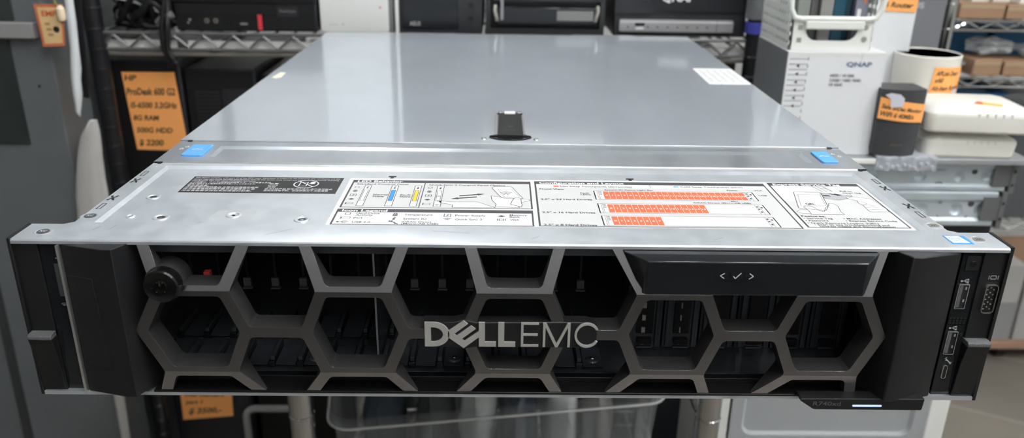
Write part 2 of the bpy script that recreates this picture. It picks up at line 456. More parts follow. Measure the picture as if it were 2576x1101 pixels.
for x0, x1, m in ((-83.7, -80.1, PAPER), (-68.5, -64.8, BLUEP), (-55.4, -51.8, YELP), (-42.8, -39.0, PAPER)):
    rect(x0, x1, 51.6, 84.8, ZP, PAPER); frame(x0, x1, 51.6, 84.8, .35, ZQ, INK)
    rect(x0 + .7, x1 - .8, 59.6, 77, ZP + .02, m); frame(x0 + .7, x1 - .8, 59.6, 77, .28, ZQ + .02, INK)
    c = (x0 + x1) / 2
    rect(c - .5, c + .5, 79.3, 81.4, ZQ, INK); rect(c - .4, c + .6, 82, 82.9, ZQ, INK)
rect(-41.9, -40.0, 67.3, 68.0, ZQ + .03, INK)
for k, w in enumerate((1.2, .8, .45)): b.line([(-40.9 - w, 54.3 - k * .7), (-40.9, 54.9 - k * .7), (-40.9 + w, 54.3 - k * .7)], .3, ZQ, INK)
T('Normal', -77.1, 68.2, 2.3, -68.9); T('State', -77.1, 65.4, 2.3, -70.9); T('Fault', -62.1, 68.1, 2.3, -56.4); T('State', -62.3, 65.3, 2.3, -56.3)
def arrow(x0, y0, x1, y1, w=1.6):
    a, c = Vector((x0, y0)), Vector((x1, y1)); d = (c - a).normalized(); n = Vector((-d.y, d.x)); e = c - d * 4.2
    P = [a - n * w / 2, e - n * w / 2, e - n * w, c, e + n * w, e + n * w / 2, a + n * w / 2]
    b.face([(*p, ZP) for p in P], INK)
arrow(-29.7, 68.6, -15.6, 72.2); arrow(-20, 67.2, -34.2, 63.8)
def shape(pts, m=PAPER, w=.35, dz=0):
    b.face([(*p, ZP + dz) for p in pts], m); b.line(pts, w, ZQ + dz, INK, True)
shape([(-12.2, 69), (-11.6, 62), (-9.3, 56), (-9.8, 52.4), (3, 51), (2.5, 57.5), (9.2, 62.2), (8.4, 64.2), (4.2, 64.6)], dz=0)
shape([(-12, 82.4), (-10.8, 84.2), (-1.6, 84.8), (-.6, 83.8), (5.2, 65.6), (4.2, 64.2), (-5.4, 65.6), (-6.6, 66.6)], dz=.03)
shape([(-8.6, 80), (-1.2, 80.6), (3.6, 67.6), (-5, 67.4)], w=.15, dz=.05)
for k, w in enumerate((3.4, 2.4, 1.4)): b.line([(-4 - w, 74.4 - k * 1.7), (-4, 76 - k * 1.7), (-4 + w, 74.4 - k * 1.7)], .45, ZQ + .08, INK)
shape([(-1.6, 56), (-.8, 60.6), (.4, 65.6), (2.4, 66.8), (4.2, 65.2), (4.2, 60), (4.6, 55), (4.2, 52)], dz=.06)
shape([(-41.4, 60.8), (-38.9, 57.2), (-32.6, 54.4), (-32.6, 50.6), (-9.6, 50.6), (-19.5, 59.2), (-33, 58.8)], dz=0)
# icon legend
def leg(x, y, s, x1): T(s, x, y, 2.1, x1)
leg(-81.4, 39.6, 'Hard Drive', -69.4); leg(-81.4, 37, 'Activity', -72.6); leg(-81.8, 32.8, 'PCI', -77.5); leg(-81.7, 27.3, 'USB 2.0', -72.5)
leg(-56.5, 38.1, 'Temperature', -41.9); leg(-56.6, 32.4, 'System ID', -44.6); leg(-56.8, 28.2, 'iDRAC Direct', -41.7); leg(-56.7, 25.7, '(Micro-AB USB)', -38.1)
leg(-30.3, 37.7, 'Power Supply', -14.6); leg(-30.1, 32.2, 'Quick Sync 2', -16.3); leg(-2.2, 38.9, 'Memory', 6.9); leg(-2.2, 36.3, 'Bank', 3.2); leg(-2.1, 32.2, 'VGA', 2.7)
b.line(b.rrect(-87, -84.4, 38.4, 41.4, .7, 3), .4, ZP, INK, True)
b.line([(-88.4, 35.4), (-88.4, 32.4)], .4, ZP, INK); frame(-88, -83.6, 33.2, 35.2, .3, ZP, INK)
b.line([(-89, 28.4), (-83.6, 28.6)], .5, ZP, INK); b.line([(-87.4, 28.4), (-86, 29.8), (-84.4, 29.8)], .4, ZP, INK); b.line([(-87, 28.4), (-86, 27.2), (-84.8, 27.2)], .4, ZP, INK); rect(-89.6, -88.4, 27.7, 29.2, ZP, INK)
b.line([(-62.2, 37.6), (-61.8, 41.2), (-60.6, 41.2), (-60.2, 37.6)], .6, ZP, INK, True); rect(-61.5, -60.9, 37, 40, ZP, INK)
rect(-61.9, -60.7, 32, 34.2, ZP, INK); rect(-61.4, -60.4, 34.7, 35.6, ZP, INK)
b.line([(-63.2, 30.4), (-61, 28.8), (-59.4, 26.8)], .8, ZP, INK); b.line([(-63.6, 29.4), (-62, 29.6), (-61.8, 31)], .6, ZP, INK); b.line([(-60.2, 26.2), (-59, 27), (-58.6, 26)], .6, ZP, INK)
frame(-36, -32.6, 36.9, 40.9, .4, ZP, INK); b.line([(-33.6, 40.2), (-34.6, 39), (-33.8, 38.9), (-34.8, 37.6)], .4, ZP, INK)
for k, w in enumerate((2.0, 1.3, .7)): b.line([(-34.2 - w, 34.2 - k * .8), (-34.2, 34.9 - k * .8), (-34.2 + w, 34.2 - k * .8)], .45, ZP, INK)
b.face([(-8.7, 38.2, ZP), (-6.5, 37, ZP), (-4.3, 38.2, ZP), (-6.5, 39.8, ZP)], INK)
frame(-7.6, -5.4, 32.2, 34.4, .4, ZP, INK); b.line([(-8.5, 32), (-8.5, 34.6)], .4, ZP, INK); b.line([(-4.5, 32), (-4.5, 34.6)], .4, ZP, INK)
# configuration and layout
rect(13.4, 145.2, 84.4, 90.2, Z + .06, mat('label_pale_field', (.75, .75, .73), .45)); b.line([(13.4, 84.3), (145.2, 85.4)], .2, ZP, PGREY)
rect(23.2, 26.2, 85.6, 88, ZP, TERRA); T('Hot Swap Touchpoints (terracotta)', 27.2, 85.5, 2.1, 67.9); rect(92.2, 95.2, 86.6, 89, ZP, mat('pale_blue_print', (.16, .45, .85), .5)); T('Cold Swap Touchpoints (blue)', 96.2, 86.6, 2.1, 131.9)
b.line([(78.8, 85), (78.8, 90)], .25, ZP, INK)
T('Front View', 15, 80.5, 2.2, 29, bold=.02); T('Fault', 37.6, 74.4, 1.9, 42.6); T('LEDs', 37.6, 71.9, 1.9, 43.2); T('System ID Status Light Bar', 51.8, 80.3, 1.9, 79.5)
T('Power', 121.7, 81.4, 1.9, 127.9); T('VGA', 137.4, 81.5, 1.9, 141.9); T('USB', 137.5, 73.1, 1.9, 142.2); T('EST', 119.4, 63.2, 1.9, 123.4); T('iDRAC Direct (Micro-AB USB)', 97.9, 60.4, 1.9, 129.4)
T('2.5" x 24 Hard Drives', 15, 63.6, 2.3, 43.1, bold=.022); T('2.5" x 16 Hard Drives', 14.9, 43.5, 2.3, 42.7, bold=.022); T('2.5" x 8 Hard Drives', 14.9, 26.0, 2.3, 41.8, bold=.022)
def bay(y0, y1, n, xr, h):
    rect(45.4, 135, y0, y1, ZP, PAPER); frame(45.4, 135, y0, y1, .3, ZQ, INK); rect(45.2, 45.8, y0, y1, ZQ, INK); rect(134.6, 135.2, y0, y1, ZQ, INK)
    for x in (47.2, 48.0, 130.4, 132.4): b.line([(x, y0), (x, y1)], .2, ZQ, INK)
    for k in range(5): rect(48.3, 49.7, y1 - 1.6 - k * 1.1, y1 - .9 - k * 1.1, ZQ, PGREY if k % 2 else INK)
    for k, (xa, ya) in enumerate(((130.7, .80), (132.8, .72), (130.7, .55), (131, .25))): rect(xa, xa + 1.1, y0 + (y1 - y0) * ya - .9, y0 + (y1 - y0) * ya + .9, ZQ, INK)
    w = (xr - 50.3) / n
    for k in range(n):
        rect(50.3 + k * w + .12, 50.3 + (k + 1) * w - .12, y0 + 1.0, y1 - 1.0, ZQ, TERRA)
        b.text(str(k), (50.3 + (k + .5) * w, (y0 + y1) / 2 - 1.1, ZQ + .04), (1, 0, 0), (0, 1, 0), 1.9, WHITEP, align='C', bold=.02)
    b.line([(xr + .5, y0 + .9), (130, y0 + .9)], .18, ZQ, PGREY)
bay(65.2, 79.2, 24, 129.8, 0); bay(44.6, 58.6, 16, 103.1, 0); bay(26.8, 40.4, 8, 76.3, 0)
# express service tag: phone, pull-out tag, hands (no code pattern)
rect(149.5, 161, 66, 91.6, Z + .06, PAPER)
b.face([(149.5, 91.6, ZP), (171, 91.6, ZP), (173, 83.5, ZP), (158.5, 80.6, ZP), (156, 71, ZP), (149.5, 70, ZP)], PAPER)
b.line([(173.4, 91), (176.4, 82)], .25, ZP, INK); b.line([(176.2, 91), (179, 82)], .25, ZP, INK); b.line([(179.6, 90.5), (182, 82.5)], .5, ZP, INK); b.line([(177, 87.5), (180.5, 87.5)], .25, ZP, INK)
tagm = mat('tag_grey_print', (.40, .41, .43), .5)
shape([(173.8, 79.9), (178, 79), (184.5, 74.6), (188.2, 76.3), (190.5, 74.6), (185.8, 70.4), (180.2, 67.7), (173.4, 70.4)], tagm, .25, 0)
b.face([(174.2, 76.6, ZQ), (177.6, 75.6, ZQ), (178, 73.8, ZQ), (174.2, 74.4, ZQ)], INK)
b.face([(178.6, 79.2, ZQ), (181.6, 77.8, ZQ), (181.4, 79, ZQ), (186, 76.4, ZQ), (182, 74.9, ZQ), (182, 76.3, ZQ), (178.8, 77.7, ZQ)], INK)
T('Pull to', 186.7, 82, 1.9, 193.2); T('open tag', 186.9, 79.2, 1.9, 197.4); b.line([(190.6, 78.6), (190.4, 75.4)], .2, ZQ, INK)
shape([(186.4, 73.4), (190.8, 73.2), (199.2, 70.4), (200.8, 55), (200.2, 50.2), (190, 50.2), (190.2, 56.5), (190.6, 60.6), (189.2, 63.4), (190.2, 67), (186.2, 70.6)], PAPER, .25, .02)
for q in ([(190, 66.6), (192.6, 64.6), (193.6, 62.2), (190.8, 61)], [(191, 60.4), (194.4, 60.8), (196.4, 58.4)], [(190.6, 56.6), (194.6, 57.4), (197.6, 56)], [(190.4, 53), (194.8, 54), (198.4, 53.4)]): b.line(q, .25, ZQ + .03, INK)
shape([(150.4, 49.2), (153, 52), (157, 52.4), (161, 50), (160, 46.6), (153, 46.8)], PAPER, .25, 0)
shape([(159.2, 80.4), (160, 81), (173.4, 80.2), (174.4, 79.4), (170.2, 57.2), (167.2, 51.6), (154.2, 54), (153.4, 55)], PAPER, .35, .04)
b.line([(160.4, 77), (172.8, 76.4), (169.4, 58.4), (155.8, 58.2)], .18, ZQ + .06, INK, True)
b.text('QRL', (159.3, 59.9, ZQ + .08), (1, 0, 0), (0, 1, 0), 2.5, INK, w=5.1, bold=.03)
shape([(156.6, 56.6), (158.4, 58.2), (161.4, 57.6), (163.6, 50), (165.6, 49.8), (168, 55.4), (171, 58.4), (172.4, 62.2), (175, 61.8), (175.9, 58), (174.2, 50), (174.6, 45.4), (157, 45.2), (157.4, 51)], PAPER, .3, .07)
T('Features:', 150.6, 41.6, 2.3, 163.3, bold=.022)
for s, x0, y, x1 in (('• Service Tag', 150.6, 38.6, 165.8), ('• Password', 150.6, 35.4, 162.4), ('• Quick Resource Locator (QRL)', 150.6, 32.1, 187.2), ('- Scan to see troubleshooting and', 153.2, 29.9, 191.8), ('how-to videos and documentation', 155.2, 27.7, 193.8), ('• MAC Addresses', 171.6, 38.7, 191.3), ('• Express Service Code', 171.6, 35.6, 198.2)): T(s, x0, y, 1.9, x1)
b.build('service_label', srv, smooth=False, recalc=False)['label'] = 'white service label with grey, terracotta and blue print'

# ------- black compliance label
b = MB(); Z = 83.92; ZQ = Z + .08
b.box(-184.6, -98.2, 70.4, 97.7, 83.8, Z, INKB)
def W(s, x0, y, h, x1, m=WHITEP): b.text(s, (x0, y, ZQ), (1, 0, 0), (0, 1, 0), h, m, w=x1 - x0)
W('This device complies with part 15 of the FCC rules. Operation is subject to the following two conditions: (1) this', -183.4, 94.6, 1.6, -100)
W('device may not cause harmful interference and (2) this device must accept any interference received, including', -183.4, 91.9, 1.6, -100.2)
W('interference that may cause undesired operation.', -183.4, 89.4, 1.6, -147)
W('この装置は、クラスA情報技術装置です。この装置を家庭', -183.4, 86.6, 1.8, -138); W('環境で使用すると電波妨害を引き起こすことがあります。', -183.4, 84.0, 1.8, -146)
W('警告使用者:', -183.4, 81.0, 1.8, -171.6); W('這是甲類的資訊產品,在居住的環境中使用', -183.4, 78.2, 1.8, -143)
W('時,可能會造成射頻干擾,在這種情況下,使', -183.4, 75.4, 1.8, -144); W('用者會被要求採取某些適當的對策。', -183.4, 72.4, 1.8, -145)
W('VCCI-A', -138.6, 82.2, 1.8, -133); W('声明', -138, 79.2, 1.8, -133.6); W('此为A级产品,在生活环境中,该产品可能会', -138.6, 76.2, 1.8, -101)
W('造成无线电干扰。在这种情况下,可能需要', -138.6, 73.4, 1.8, -103)
W('処置', -138.4, 85.0, 1.8, -133.2)
cx, cy = -117.6, 86.0
b.line([(cx + 6.8 * math.cos(i * .2618), cy + 6.4 * math.sin(i * .2618)) for i in range(24)], .75, ZQ, WHITEP, True)
b.line([(cx - 3.6, cy - 3.6), (cx - 3.6, cy + 3), (cx + .6, cy + 3), (cx + .6, cy - 3.6)], .55, ZQ, WHITEP, True)
b.line([(cx - 4.6, cy + 4.6), (cx + 4.6, cy - 4.6)], .7, ZQ, WHITEP)
b.face([(cx + 3.4 + 1.5 * math.cos(i * .5236), cy + 2 + 2.2 * math.sin(i * .5236), ZQ) for i in range(12)], WHITEP)
b.line([(cx + 1.4, cy + .4), (cx + 3, cy + 1.6)], .5, ZQ, WHITEP)
b.build('compliance_label', srv, smooth=False, recalc=False)['label'] = 'black label with white regulatory text'

# ------- small processor badge on the right ear
b = MB(); Z = 85.12
b.box(210.8, 221.2, 4.7, 15.1, 85, Z, BLUEP)
b.face([(211.6, 5.9, Z + .03), (219.9, 5.9, Z + .03), (218.6, 14.6, Z + .03), (211.4, 14.6, Z + .03)], PAPER)
b.line([(215 + 2.7 * math.cos(i * .4), 11.4 + 2.0 * math.sin(i * .4)) for i in range(15)], .3, Z + .05, BLUEP)
b.text('intel', (213, 10.7, Z + .06), (1, 0, 0), (0, 1, 0), 1.4, BLUEP, w=4); b.text('XEON', (212.8, 7.8, Z + .06), (1, 0, 0), (0, 1, 0), 1.1, BLUEP, w=4.6); b.text('inside', (213.6, 6.3, Z + .06), (1, 0, 0), (0, 1, 0), .8, BLUEP, w=3)
b.build('processor_badge', srv, smooth=False, recalc=False)['label'] = 'small white sticker with blue border'

# ------- bar between cover and lid, with pressed groove and blue latches
b = MB(); zt = 85.7; zr = 84.5
o4 = ring(-217, 217, 119.6, 164.4, zt); a4 = ring(-187.5, 188.5, 131, 154.4, zt); c4 = ring(-185.2, 186, 133, 151.6, zr)
for i in range(4):
    j = (i + 1) % 4
    b.face([o4[i], o4[j], a4[j], a4[i]], ZBAR); b.face([a4[i], a4[j], c4[j], c4[i]], ZBAR)
b.face(c4, ZBAR)
b.loft([[(x, 119.6, 84.0), (x, 119.0, 84.4), (x, 119.0, 85.3), (x, 119.5, 85.7), (x, 120.4, 85.71), (x, 120.4, 84.0)] for x in (-211.5, 211.5)], ZEDGE)
for s in (-1, 1):
    b.face([(s * 217, 119, zt), (s * 217, 165, zt), (s * 217, 165, 80), (s * 217, 119, 80)], ZBAR)
    b.box(s * 212, s * 214, 117.2, 119.5, 85.05, 85.3, INKB)
for x, y in ((-210.4, 147.4), (-208.2, 151.6), (208.2, 151.2), (210.8, 146.4)):
    b.line([(x - .9, y - 1.2), (x + .9, y - 1.2), (x + .9, y + .6), (x - .9, y + .6)], .5, zt + .05, WHITEP, True); b.line([(x - .6, y + .6), (x, y + 1.8), (x + .6, y + .6)], .4, zt + .05, WHITEP)
bar = b.build('centre_bar', srv, recalc=False)
for x0, x1 in ((-205, -192), (194.4, 204.6)):
    b = MB()
    b.loft([[(x, y, z) for x, y in b.rrect(x0, x1, 131, 154, 1.6)] for z in (85.6, 86.8)], BLUEL)
    c = (x0 + x1) / 2
    b.line([(c - 3, 142.2), (c - .6, 144), (c + .6, 142.6), (c + 3, 142.8)], .9, 86.86, WHITEP)
    b.build('release_latch', bar, bevel=.3)['label'] = 'blue release latch'

# ------- long top lid
b = MB(); zl = 86.3
lo = [(-217.6, 165.2), (217.6, 165.2), (217.6, 640), (155, 640), (150, 644), (80, 644), (75, 640), (-60, 640), (-65, 643), (-150, 643), (-155, 640), (-217.6, 640)]
b.loft([[(x, y, zl - 1.2) for x, y in lo], [(x, y, zl) for x, y in lo]], ZLID)
for s in (-1, 1): b.box(s * 217.6, s * 217.1, 165.2, 640, 66, zl - .6, ZLID)
b.box(-217, 217, 639, 640, 70, zl - .6, ZLID)
b.box(-209.5, 210.5, 164.6, 165.3, zl - 1.2, zl - .15, ZEDGE)
for s in (-1, 1): b.box(s * 209.6, s * 212.5, 163.4, 165.6, zl - 1, zl + .05, INKB)
b.box(-207, -168, 592, 594.5, zl - .1, zl + .06, mat('pressed_slot_grey', (.30, .31, .33), .4, .7))
lid = b.build('top_lid', srv, bevel=.35)
# black lid latch with round thumb well
b = MB()
well = [(-.7 + 14.6 * math.cos(math.radians(a)), 180.5 + 8.6 * math.sin(math.radians(a)), zl + .08) for a in range(180, 361, 10)]
b.face(well + [(13.9, 181.4, zl + .08), (-15.3, 181.4, zl + .08)], BLKM)
b.loft([[(-.7 + 12 * math.cos(math.radians(a)), 179.8 + 6.6 * math.sin(math.radians(a)), z) for a in range(180, 361, 10)] for z in (zl + .1, zl + .5)], BLKG)
b.loft([[(x, y, z) for x, y in ((-9.2, 179), (7.9, 179), (7.6, 236), (6.4, 240), (-7.7, 240), (-8.9, 236))] for z in (zl, zl + 2.2)], BLKM)
b.loft([[(x, y, z) for x, y in ((-14.8, 180.5), (13.4, 180.5), (9, 184), (-10.4, 184))] for z in (zl, zl + 1.2)], BLKM)
b.text('UNLOCK', (-4.6, 190, zl + 2.26), (1, 0, 0), (0, 1, 0), 3, LEDGE, w=8); b.line([(-2, 204), (-.6, 199), (1.4, 204)], .8, zl + 2.26, LEDGE)
latch = b.build('lid_latch', lid, bevel=.4)
latch['label'] = 'black plastic lid latch'
b = MB()
for s in (-1, 1): b.box(-.65 + s * 9.2, -.65 + s * 10.5, 183, 242, zl, zl + 1.0, SILV)
b.box(-4.6, 3.2, 236, 242.5, zl + 2.2, zl + 2.9, WHITEP); b.box(-10.6, 9.4, 242.6, 244.6, zl, zl + .9, BLKM)
for x, y in ((-7.6, 250), (-.6, 250), (6, 250), (-18.6, 176.6), (16.6, 176)): b.lathe((x, y), [(1.9, zl - .1), (1.7, zl + .5), (.01, zl + .8)], BRIGHT, 14)
b.build('latch_clip', lid)['label'] = 'bright steel clip and rivets of the lid latch'
# stickers on the lid
b = MB()
P = [(178.5, 364), (180.5, 362.8), (189.2, 362.8), (189.6, 367), (190.6, 362.8), (214.6, 363.6), (216.6, 366), (216.8, 436.6), (181, 437.2), (179.2, 435.6)]
b.loft([[(x, y, z) for x, y in P] for z in (zl, zl + .15)], WHITEP)
for k in range(5):
    x = 182.5 + k * 6.6
    for q in range(6):
        y = 374 + q * 9.4; w = (3.4, 4.2, 2.8)[(k + q) % 3]
        b.face([(x, y, zl + .2), (x + w, y, zl + .2), (x + w, y + 6.4, zl + .2), (x, y + 6.4, zl + .2)], PGREY)
b.build('lid_sticker', lid, smooth=False)['label'] = 'white grey-printed sticker at the lid edge'
b = MB(); b.loft([[(x, y, z) for x, y in ((-212, 368), (-207.8, 365), (-204, 370), (-205, 390.5), (-210, 392))] for z in (zl, zl + .3)], mat('yellowed_paper', (.80, .76, .62), .6)); b.build('paper_scrap', lid)['label'] = 'torn scrap of yellowed sticker'

# ------- left ear: black plastic module with latch and status strip
b = MB(); Y = 1.6
b.box(-238, -236.4, 0, 19.5, 0, 85.4, BLKM); b.box(-236.4, -225.2, Y, 19, 1.7, 82.6, BLKM); b.box(-225.2, -215.4, Y + 1.2, 19, 1.7, 82.6, BLKG)
ear = b.build('left_ear_module', srv, bevel=.25)
b = MB(); Y = 2.7
b.box(-219.9, -216.0, Y - .35, Y, 46.0, 80.6, BLKG)
b.text('i', (-218.6, 74.2, Y - .42), (1, 0, 0), (0, 0, 1), 2.1, ICON, bold=.06, align='C'); b.box(-218.2, -217.5, Y - .42, Y - .38, 74.1, 74.7, ICON)
for k, w in enumerate((1.25, .85, .45)):
    for q in range(6):
        a0, a1 = math.radians(55 + q * 70 / 6), math.radians(55 + (q + 1) * 70 / 6); r = 1.55 * w + .1
        b.face([(-218.5 + r * math.cos(a0), Y - .42, 48.4 + r * math.sin(a0)), (-218.5 + r * math.cos(a1), Y - .42, 48.4 + r * math.sin(a1)), (-218.5 + (r + .22) * math.cos(a1), Y - .42, 48.4 + (r + .22) * math.sin(a1)), (-218.5 + (r + .22) * math.cos(a0), Y - .42, 48.4 + (r + .22) * math.sin(a0))], ICON)
b.build('status_strip', ear, smooth=False)['label'] = 'glossy status strip'
b = MB(); b.box(-219.5, -217.3, Y - .6, Y - .34, 54.3, 71.5, mat('smoky_light_bar', (.055, .057, .06), .3)); b.build('light_bar', ear)['label'] = 'smoky grey light bar'
LP = [(5, 35.6), (-2.2, 35.2), (-3.0, 34.6), (-3.2, 33.2), (-2.6, 30.5), (-.8, 22), (.6, 3), (5, 3)]
def ear_latch(x0, x1, xi, par):
    b = MB()
    b.loft([[(x, y, z) for y, z in LP] for x in (x0, x1)], BLKM)
    b.loft([[(x, y, z) for y, z in ((5, 35.8), (-2.2, 35.5), (-3.3, 34.7), (-3.4, 33.2), (-2.9, 32.8), (5, 33))] for x in (x0 - .1, x1 + .1)], LEDGE)
    return b.build('rack_latch', par, bevel=.3)
ear_latch(-236.6, -225.3, 0, ear)

# ------- right ear: ports
b = MB()
b.box(236.4, 238, 0, 19.5, 0, 85.4, BLKM); b.box(225.4, 236.4, 1.4, 19, 1.7, 82.6, BLKM); b.box(215.6, 225.4, 2.4, 19, 1.7, 82.6, BLKG)
Y = 2.3
def usb_icon(x, z):
    q = [(x - 2, z, x + 1.6, z, .34), (x - .9, z, x + .1, z + .9, .28), (x + .1, z + .9, x + 1, z + .9, .28), (x - .4, z, x + .4, z - .8, .28), (x + .4, z - .8, x + 1.1, z - .8, .28)]
    for x0, z0, x1, z1, w in q:
        d = Vector((x1 - x0, z1 - z0)).normalized(); n = Vector((-d.y, d.x)) * w / 2
        b.face([(x0 - n.x, Y - .05, z0 - n.y), (x1 - n.x, Y - .05, z1 - n.y), (x1 + n.x, Y - .05, z1 + n.y), (x0 + n.x, Y - .05, z0 + n.y)], ICON)
    for px, pz, r in ((x - 2, z, .45), (x + 1.1, z + .9, .3), (x + 1.2, z - .8, .35)): b.face([(px - r, Y - .06, pz - r), (px + r, Y - .06, pz - r), (px + r, Y - .06, pz + r), (px - r, Y - .06, pz + r)], ICON)
usb_icon(219.7, 66.6); usb_icon(219.4, 40.7)
for q in ([(229.8, 68.1), (230.1, 68.1), (230.1, 70.1), (229.8, 70.1)], [(234.3, 68.1), (234.6, 68.1), (234.6, 70.1), (234.3, 70.1)]): b.face([(x, 1.33, z) for x, z in q], ICON)
fr = b.rrect(230.7, 233.7, 68.1, 70.1, .5, 3); fi = b.rrect(231, 233.4, 68.4, 69.8, .3, 3)
for i in range(len(fr)):
    j = (i + 1) % len(fr); b.face([(fr[i][0], 1.33, fr[i][1]), (fr[j][0], 1.33, fr[j][1]), (fi[j][0], 1.33, fi[j][1]), (fi[i][0], 1.33, fi[i][1])], ICON)
for x0, z0, x1, z1, w in ((219.2, 23, 221.8, 20.6, .55), (218.6, 23.2, 219.6, 23.9, .4), (218.9, 22.4, 219.7, 22.2, .4), (221.4, 20.2, 222.4, 20.3, .4), (221.6, 21.1, 222.5, 21, .4)):
    d = Vector((x1 - x0, z1 - z0)).normalized(); n = Vector((-d.y, d.x)) * w / 2
    b.face([(x0 - n.x, Y - .06, z0 - n.y), (x1 - n.x, Y - .06, z1 - n.y), (x1 + n.x, Y - .06, z1 + n.y), (x0 + n.x, Y - .06, z0 + n.y)], ICON)
rear = b.build('right_ear_module', srv, bevel=0)
def rim(b, out, inn, y0, y1, m):
    n = len(out)
    for i in range(n):
        j = (i + 1) % n
        b.face([(out[i][0], y0, out[i][1]), (out[j][0], y0, out[j][1]), (inn[j][0], y0, inn[j][1]), (inn[i][0], y0, inn[i][1])], m)
        b.face([(out[i][0], y0, out[i][1]), (out[j][0], y0, out[j][1]), (out[j][0], y1, out[j][1]), (out[i][0], y1, out[i][1])], m)
def usb(z0, z1):
    b = MB(); o = b.rrect(216.8, 222, z0, z1, .4, 2); i = b.rrect(217.15, 221.65, z0 + .35, z1 - .35, .3, 2)
    rim(b, o, i, Y - .5, Y, ZEDGE); b.face([(x, Y - .1, z) for x, z in i], INKB)
    b.box(217.4, 218.9, Y - .45, Y - .1, z0 + .8, z1 - .6, mat('usb_tongue', (.10, .10, .105), .4))
    for k in (.28, .78): b.box(220.2, 221, Y - .4, Y - .1, z0 + (z1 - z0) * k, z0 + (z1 - z0) * k + 1.4, SILV)
    b.build('usb_port', rear)
usb(51.6, 65); usb(25.8, 38.9)
b = MB(); Yv = 1.3
o = b.rrect(228.1, 236.1, 48.6, 66.8, 2.4); b.face([(x, Yv - .02, z) for x, z in o], INKB)
o = b.rrect(229, 235.3, 50.2, 65.6, 1.9); i = b.rrect(229.4, 234.9, 50.6, 65.2, 1.6); rim(b, o, i, Yv - 1.4, Yv, mat('port_shell', (.32, .31, .29), .35, .8)); b.face([(x, Yv - .3, z) for x, z in i], BLKM)
for k in range(5):
    for q in range(3): b.box(230.3 + q * 1.5, 230.9 + q * 1.5, Yv - .5, Yv - .3, 52 + k * 2.6 + (q % 2) * 1.1, 52.6 + k * 2.6 + (q % 2) * 1.1, GOLD if False else SILV)
b.build('video_port', rear)
b = MB(); o = b.rrect(218.5, 220.9, 11.7, 19.4, 1); i = b.rrect(218.8, 220.6, 12, 19.1, .8); rim(b, o, i, Y - .5, Y, ZEDGE); b.face([(x, Y - .2, z) for x, z in i], INKB); b.build('micro_usb_port', rear)
b = MB(); o = b.rrect(217.6, 224.3, 72.4, 80, .6); b.loft([[(x, y, z) for x, z in o] for y in (Y, Y - .45)], BLKM)
o = [(221 + 1.6 * math.cos(math.radians(a)), 76 + 1.6 * math.sin(math.radians(a))) for a in range(0, 360, 30)]; b.loft([[(x, y, z) for x, z in o] for y in (Y - .4, Y - .8)], BLKG); b.build('power_button', rear, bevel=.15)
b = MB()
for k in range(3):
    for q in range(5): b.box(216 + q * 1.75, 217.3 + q * 1.75, Y - .25, Y, 43 + k * 1.4, 44 + k * 1.4, BLKM)
b.build('vent_ribs', rear)
ear_latch(225.2, 236.6, 0, rear)

# ------- drive cage behind the bezel
b = MB()
b.box(-205, 205, 20, 200, 1.5, 2.4, CAGE); b.box(-205, 205, 198, 200, 2.4, 83, CAGE)
for s in (-1, 1): b.box(s * 205, s * 203, 20, 200, 2.4, 83, CAGE)
b.box(-203, 203, 20, 198, 82.6, 83.3, CAGE)
cage = b.build('drive_cage', srv)
b = MB(); b.box(-70.9, -70.0, 20, 150, 2.4, 72, CAGE); b.box(-70.9, -70.0, 19.6, 20, 9, 72, SILV); b.build('cage_divider', cage)
pitch = 14.9
def pad_row(name, y0, y1, dz, dome):
    """the drive guides: a shiny pad and a finger between pads for every bay"""
    for k in range(16):
        x = -187.5 + k * pitch
        if x > 52: continue
        b = MB(); h = 2.4 + dz
        b.loft([[(x + 1.6 + dxa, y, z) for dxa, y, z in ((0, y0 + 2, h - 1.4), (pitch - 3.6, y0 + 2, h - 1.4), (pitch - 3.6, y1, h - .6), (0, y1, h - .6))], [(x + 2 + dxa, y, z) for dxa, y, z in ((0, y0, h), (pitch - 4.4, y0, h), (pitch - 4.4, y1 - 1, h + .8), (0, y1 - 1, h + .8))]], CAGE)
        b.box(x - 1.1, x + 1.1, y0 + 3, y1 + 3, 2.3, h + 3.2, CAGE); b.box(x - 1.7, x + 1.7, y0 + 1, y0 + 3, 2.3, h + 1.2, BLKG)
        if (k * 7 + dome) % 5 == 0: b.lathe((x + pitch / 2, y0 + 7), [(4.2, h - .2), (3.4, h + .9), (1.7, h + 1.2), (1.5, h + .9)], CAGE, 16); b.lathe((x + pitch / 2, y0 + 7), [(1.5, h + .4), (1.2, h + 1.6), (.01, h + 1.8)], BRIGHT, 12)
        b.build(name, cage, bevel=.35)
pad_row('drive_guide', 22, 42, 2.4, 0); pad_row('drive_guide', 52, 76, 2.4, 2)
for k in range(16):
    x = -187.5 + k * pitch + .6
    if x > 52: continue
    b = MB(); b.box(x - .5, x + .5, 43, 44.2, 46, 82.4, BLK); b.box(x - 1.9, x + 1.9, 41.4, 43.2, 41.4, 46, mat('grey_spring_tab', (.10, .10, .105), .4, .4)); b.box(x - 2.4, x + 2.6, 40.8, 43, 39.9, 40.6, mat('grey_spring_tab', (.13, .13, .135)))
    b.build('spring_tab', cage)
